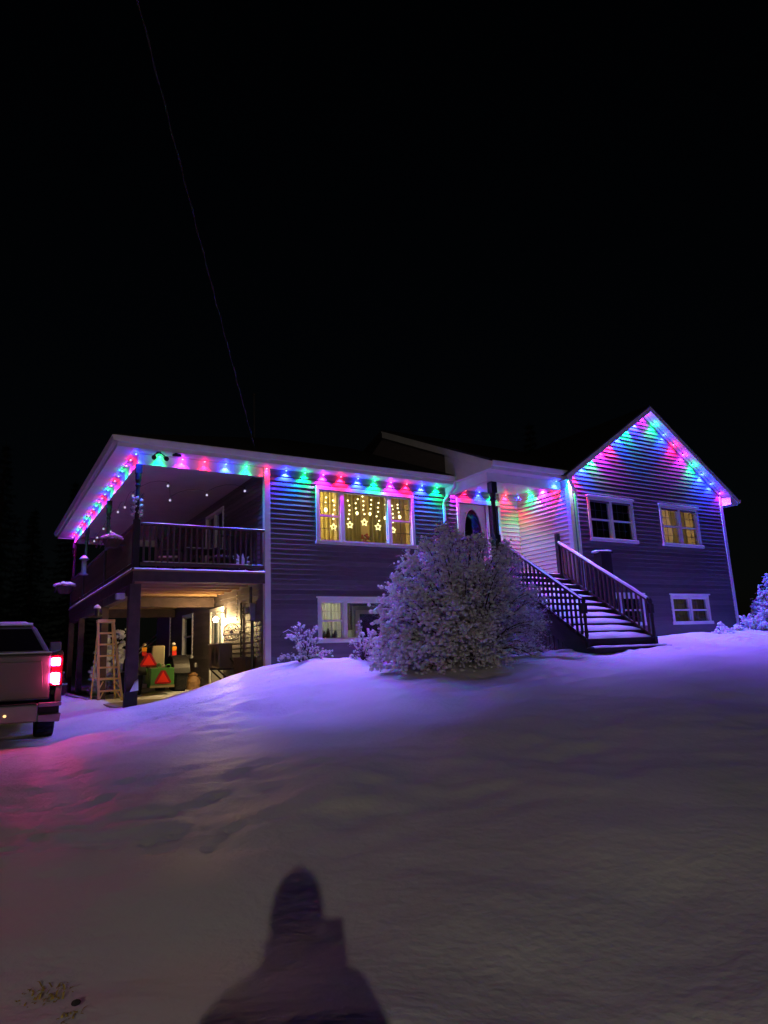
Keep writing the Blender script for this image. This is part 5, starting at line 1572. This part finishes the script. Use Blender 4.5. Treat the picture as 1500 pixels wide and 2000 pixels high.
# ------------------------------------------------------------------ the photographer, standing behind the camera
def skin_body(name, V, E_, Rr, root, m, parent=None, sub=2):
    me = bpy.data.meshes.new(name)
    me.from_pydata(V, E_, [])
    o = link(name, me, m, parent)
    o.modifiers.new('skin', 'SKIN')
    sk_ = me.skin_vertices[0].data
    for i, r in enumerate(Rr):
        sk_[i].radius = (r, r) if not hasattr(r, '__len__') else r
    sk_[root].use_root = True
    sm_ = o.modifiers.new('sub', 'SUBSURF'); sm_.levels = sub; sm_.render_levels = sub
    return o
COAT = mat('dark_winter_coat', (.03, .03, .045), .85, .2, 12, .4, 40)
SKIN = mat('skin_tone', (.45, .28, .21), .6, .08, 8)
HAT = mat('knitted_hat', (.05, .05, .06), .9, .3, 40, .6, 90)
pe = empty('person', (-.345, -.44, .3), 'person in a dark winter coat and knitted hat holding up a phone', 'person', rz=-R_(26))
local(pe)
pe.scale = (.925, .925, .925)
# own frame: x to the person's right, y forward, z up from the snow
V = [(0, 0, .92), (0, -.01, 1.12), (0, 0, 1.27), (0, .01, 1.40), (0, .03, 1.51),
     (-.11, 0, .86), (-.13, .02, .48), (-.14, 0, .09), (-.15, .10, .05), (-.15, .18, .04),
     (.11, 0, .86), (.13, .02, .48), (.14, 0, .09), (.15, .10, .05), (.15, .18, .04),
     (-.18, .0, 1.33), (-.29, .06, 1.10), (-.22, .26, 1.04), (-.12, .40, 1.14),
     (.18, .0, 1.33), (.25, .06, 1.14), (.28, .24, 1.10), (.165, .50, 1.285),
     (0, 0, .78)]
Ed = [(0, 1), (1, 2), (2, 3), (3, 4), (0, 5), (5, 6), (6, 7), (7, 8), (8, 9), (0, 10), (10, 11), (11, 12), (12, 13), (13, 14), (3, 15), (15, 16), (16, 17), (17, 18), (3, 19), (19, 20), (20, 21), (21, 22), (0, 23)]
Rr = [(.23, .17), (.23, .18), (.22, .16), (.13, .11), (.08, .085), (.12, .13), (.085, .09), (.06, .07), (.055, .05), (.045, .035), (.12, .13), (.085, .09), (.06, .07), (.055, .05), (.045, .035),
      .095, .08, .065, .05, .105, .095, .085, .055, (.24, .19)]
skin_body('body', V, Ed, Rr, 0, COAT, pe)
# head: a shaped mesh with brow, nose, mouth and ears
hm = MB()
def head_pt(u, v):
    th, ph = v * math.pi, u * 2 * math.pi
    x = math.sin(th) * math.cos(ph); y = math.sin(th) * math.sin(ph); z = math.cos(th)
    w = .078 * (1 - .22 * max(0, -z)) ; dpt = .098
    p = Vector((x * w, y * dpt, z * .118))
    if y > 0:
        p.y += .020 * math.exp(-((x / .16) ** 2 + ((z + .12) / .16) ** 2)) * 1.3        # nose
        p.y -= .010 * (math.exp(-(((x - .42) / .18) ** 2 + ((z - .08) / .12) ** 2)) + math.exp(-(((x + .42) / .18) ** 2 + ((z - .08) / .12) ** 2)))
        p.y += .006 * math.exp(-((x / .3) ** 2 + ((z + .48) / .08) ** 2))               # lips
        p.y += .008 * math.exp(-((x / .35) ** 2 + ((z + .85) / .15) ** 2))              # chin
    p.x += (.014 if x > 0 else -.014) * math.exp(-((y / .2) ** 2 + ((z) / .25) ** 2))   # ears
    return p + Vector((0, .04, 1.585))
nu, nv = 40, 28
for j in range(nv + 1):
    for i in range(nu): hm.v.append(tuple(head_pt(i / nu, j / nv)))
for j in range(nv):
    for i in range(nu): hm.f.append((j * nu + i, j * nu + (i + 1) % nu, (j + 1) * nu + (i + 1) % nu, (j + 1) * nu + i))
hm.build('head', SKIN, pe, smooth=True)
for sx in (-1, 1):
    MB().ball((sx * .031, .125, 1.595), .011, 2).build('eye', mat('eye_white', (.6, .6, .6), .2), pe, smooth=True)
ht = MB(); ht.lathe([(.093, 1.585), (.099, 1.59), (.101, 1.645), (.096, 1.655), (.094, 1.69), (.084, 1.735), (.062, 1.775), (.034, 1.80), (.010, 1.82)], (0, .035, 0), 24)
ht.build('hat', HAT, pe, smooth=True)
cl = MB(); cl.lathe([(.19, 1.33), (.145, 1.40), (.118, 1.46), (.104, 1.51), (.106, 1.55)], (0, .02, 0), 20)
cl.build('collar', COAT, pe, smooth=True)
def hand(wrist, fwd, out, upv, m, grip):
    """palm with four fingers and a thumb, grown from one chain"""
    w = Vector(wrist); f = Vector(fwd).normalized(); u = Vector(upv).normalized(); s_ = Vector(out).normalized()
    V, E_, Rr = [w - f * .02, w + f * .03, w + f * .07], [(0, 1), (1, 2)], [(.026, .026), (.036, .018), (.040, .016)]
    for k, (off, L) in enumerate(((-.030, .062), (-.010, .074), (.010, .070), (.029, .055))):
        b = w + f * .085 + s_ * off
        i0 = len(V)
        V += [b, b + f * L * .4 + u * grip * .012, b + f * L * .62 + u * grip * .036, b + f * L * .62 + u * grip * .055 - f * .01]
        E_ += [(2, i0), (i0, i0 + 1), (i0 + 1, i0 + 2), (i0 + 2, i0 + 3)]; Rr += [.0095, .009, .0085, .0075]
    i0 = len(V)
    V += [w + f * .03 - s_ * .042, w + f * .06 - s_ * .058 + u * .02, w + f * .085 - s_ * .055 + u * .035]
    E_ += [(1, i0), (i0, i0 + 1), (i0 + 1, i0 + 2)]; Rr += [.013, .011, .009]
    return skin_body('hand', [tuple(v) for v in V], E_, Rr, 1, m, pe, 2)
# right hand holds the phone just behind the lens, left hand rests low in front of the coat
to_cam = Matrix.Rotation(R_(26), 3, 'Z') @ (Vector((0, 0, 1.6)) - Vector((-.345, -.44, .3))) / .925
ph_c = to_cam - Vector((0, .035, .03))
hand(ph_c + Vector((.03, -.05, -.10)), (-.15, .25, 1), (1, .1, 0), (-.3, -1, 0), SKIN, .6)
hand((-.12, .42, 1.19), (.8, .4, .2), (0, .3, 1), (0, 1, 0), SKIN, .8)
ph = empty('phone', (0, -.02, 1.57), 'black phone held up by the photographer', 'phone', rz=-R_(26))
local(ph)
MB().box(-.036, .036, -.012, -.004, -.105, .048).build('case', BLACK, ph, bevel=.004)
MB().box(-.033, .033, -.0135, -.0125, -.101, .044).build('screen', emit('phone_screen', (.2, .18, .3), .05), ph)

# ------------------------------------------------------------------ yard lamp on its pole, behind the photographer
yd = empty('yard_lamp', (YARD.x, YARD.y - .5, hz(YARD.x, YARD.y)), 'wooden pole with a lit yard lamp behind the photographer', 'street lamp')
MB().tube([(YARD.x, YARD.y - .7, -.2), (YARD.x, YARD.y - .7, YARD.z + 1.2)], [.12, .10], 12).build('pole', WOOD, yd)
MB().tube([(YARD.x, YARD.y - .7, YARD.z + .35), (YARD.x, YARD.y - .35, YARD.z + .42), (YARD.x, YARD.y, YARD.z + .30)], .025, 8).build('arm', STEEL, yd)
MB().lathe([(.20, .05), (.17, .12), (.08, .22), (.05, .30)], YARD, 16).build('hood', STEEL, yd)
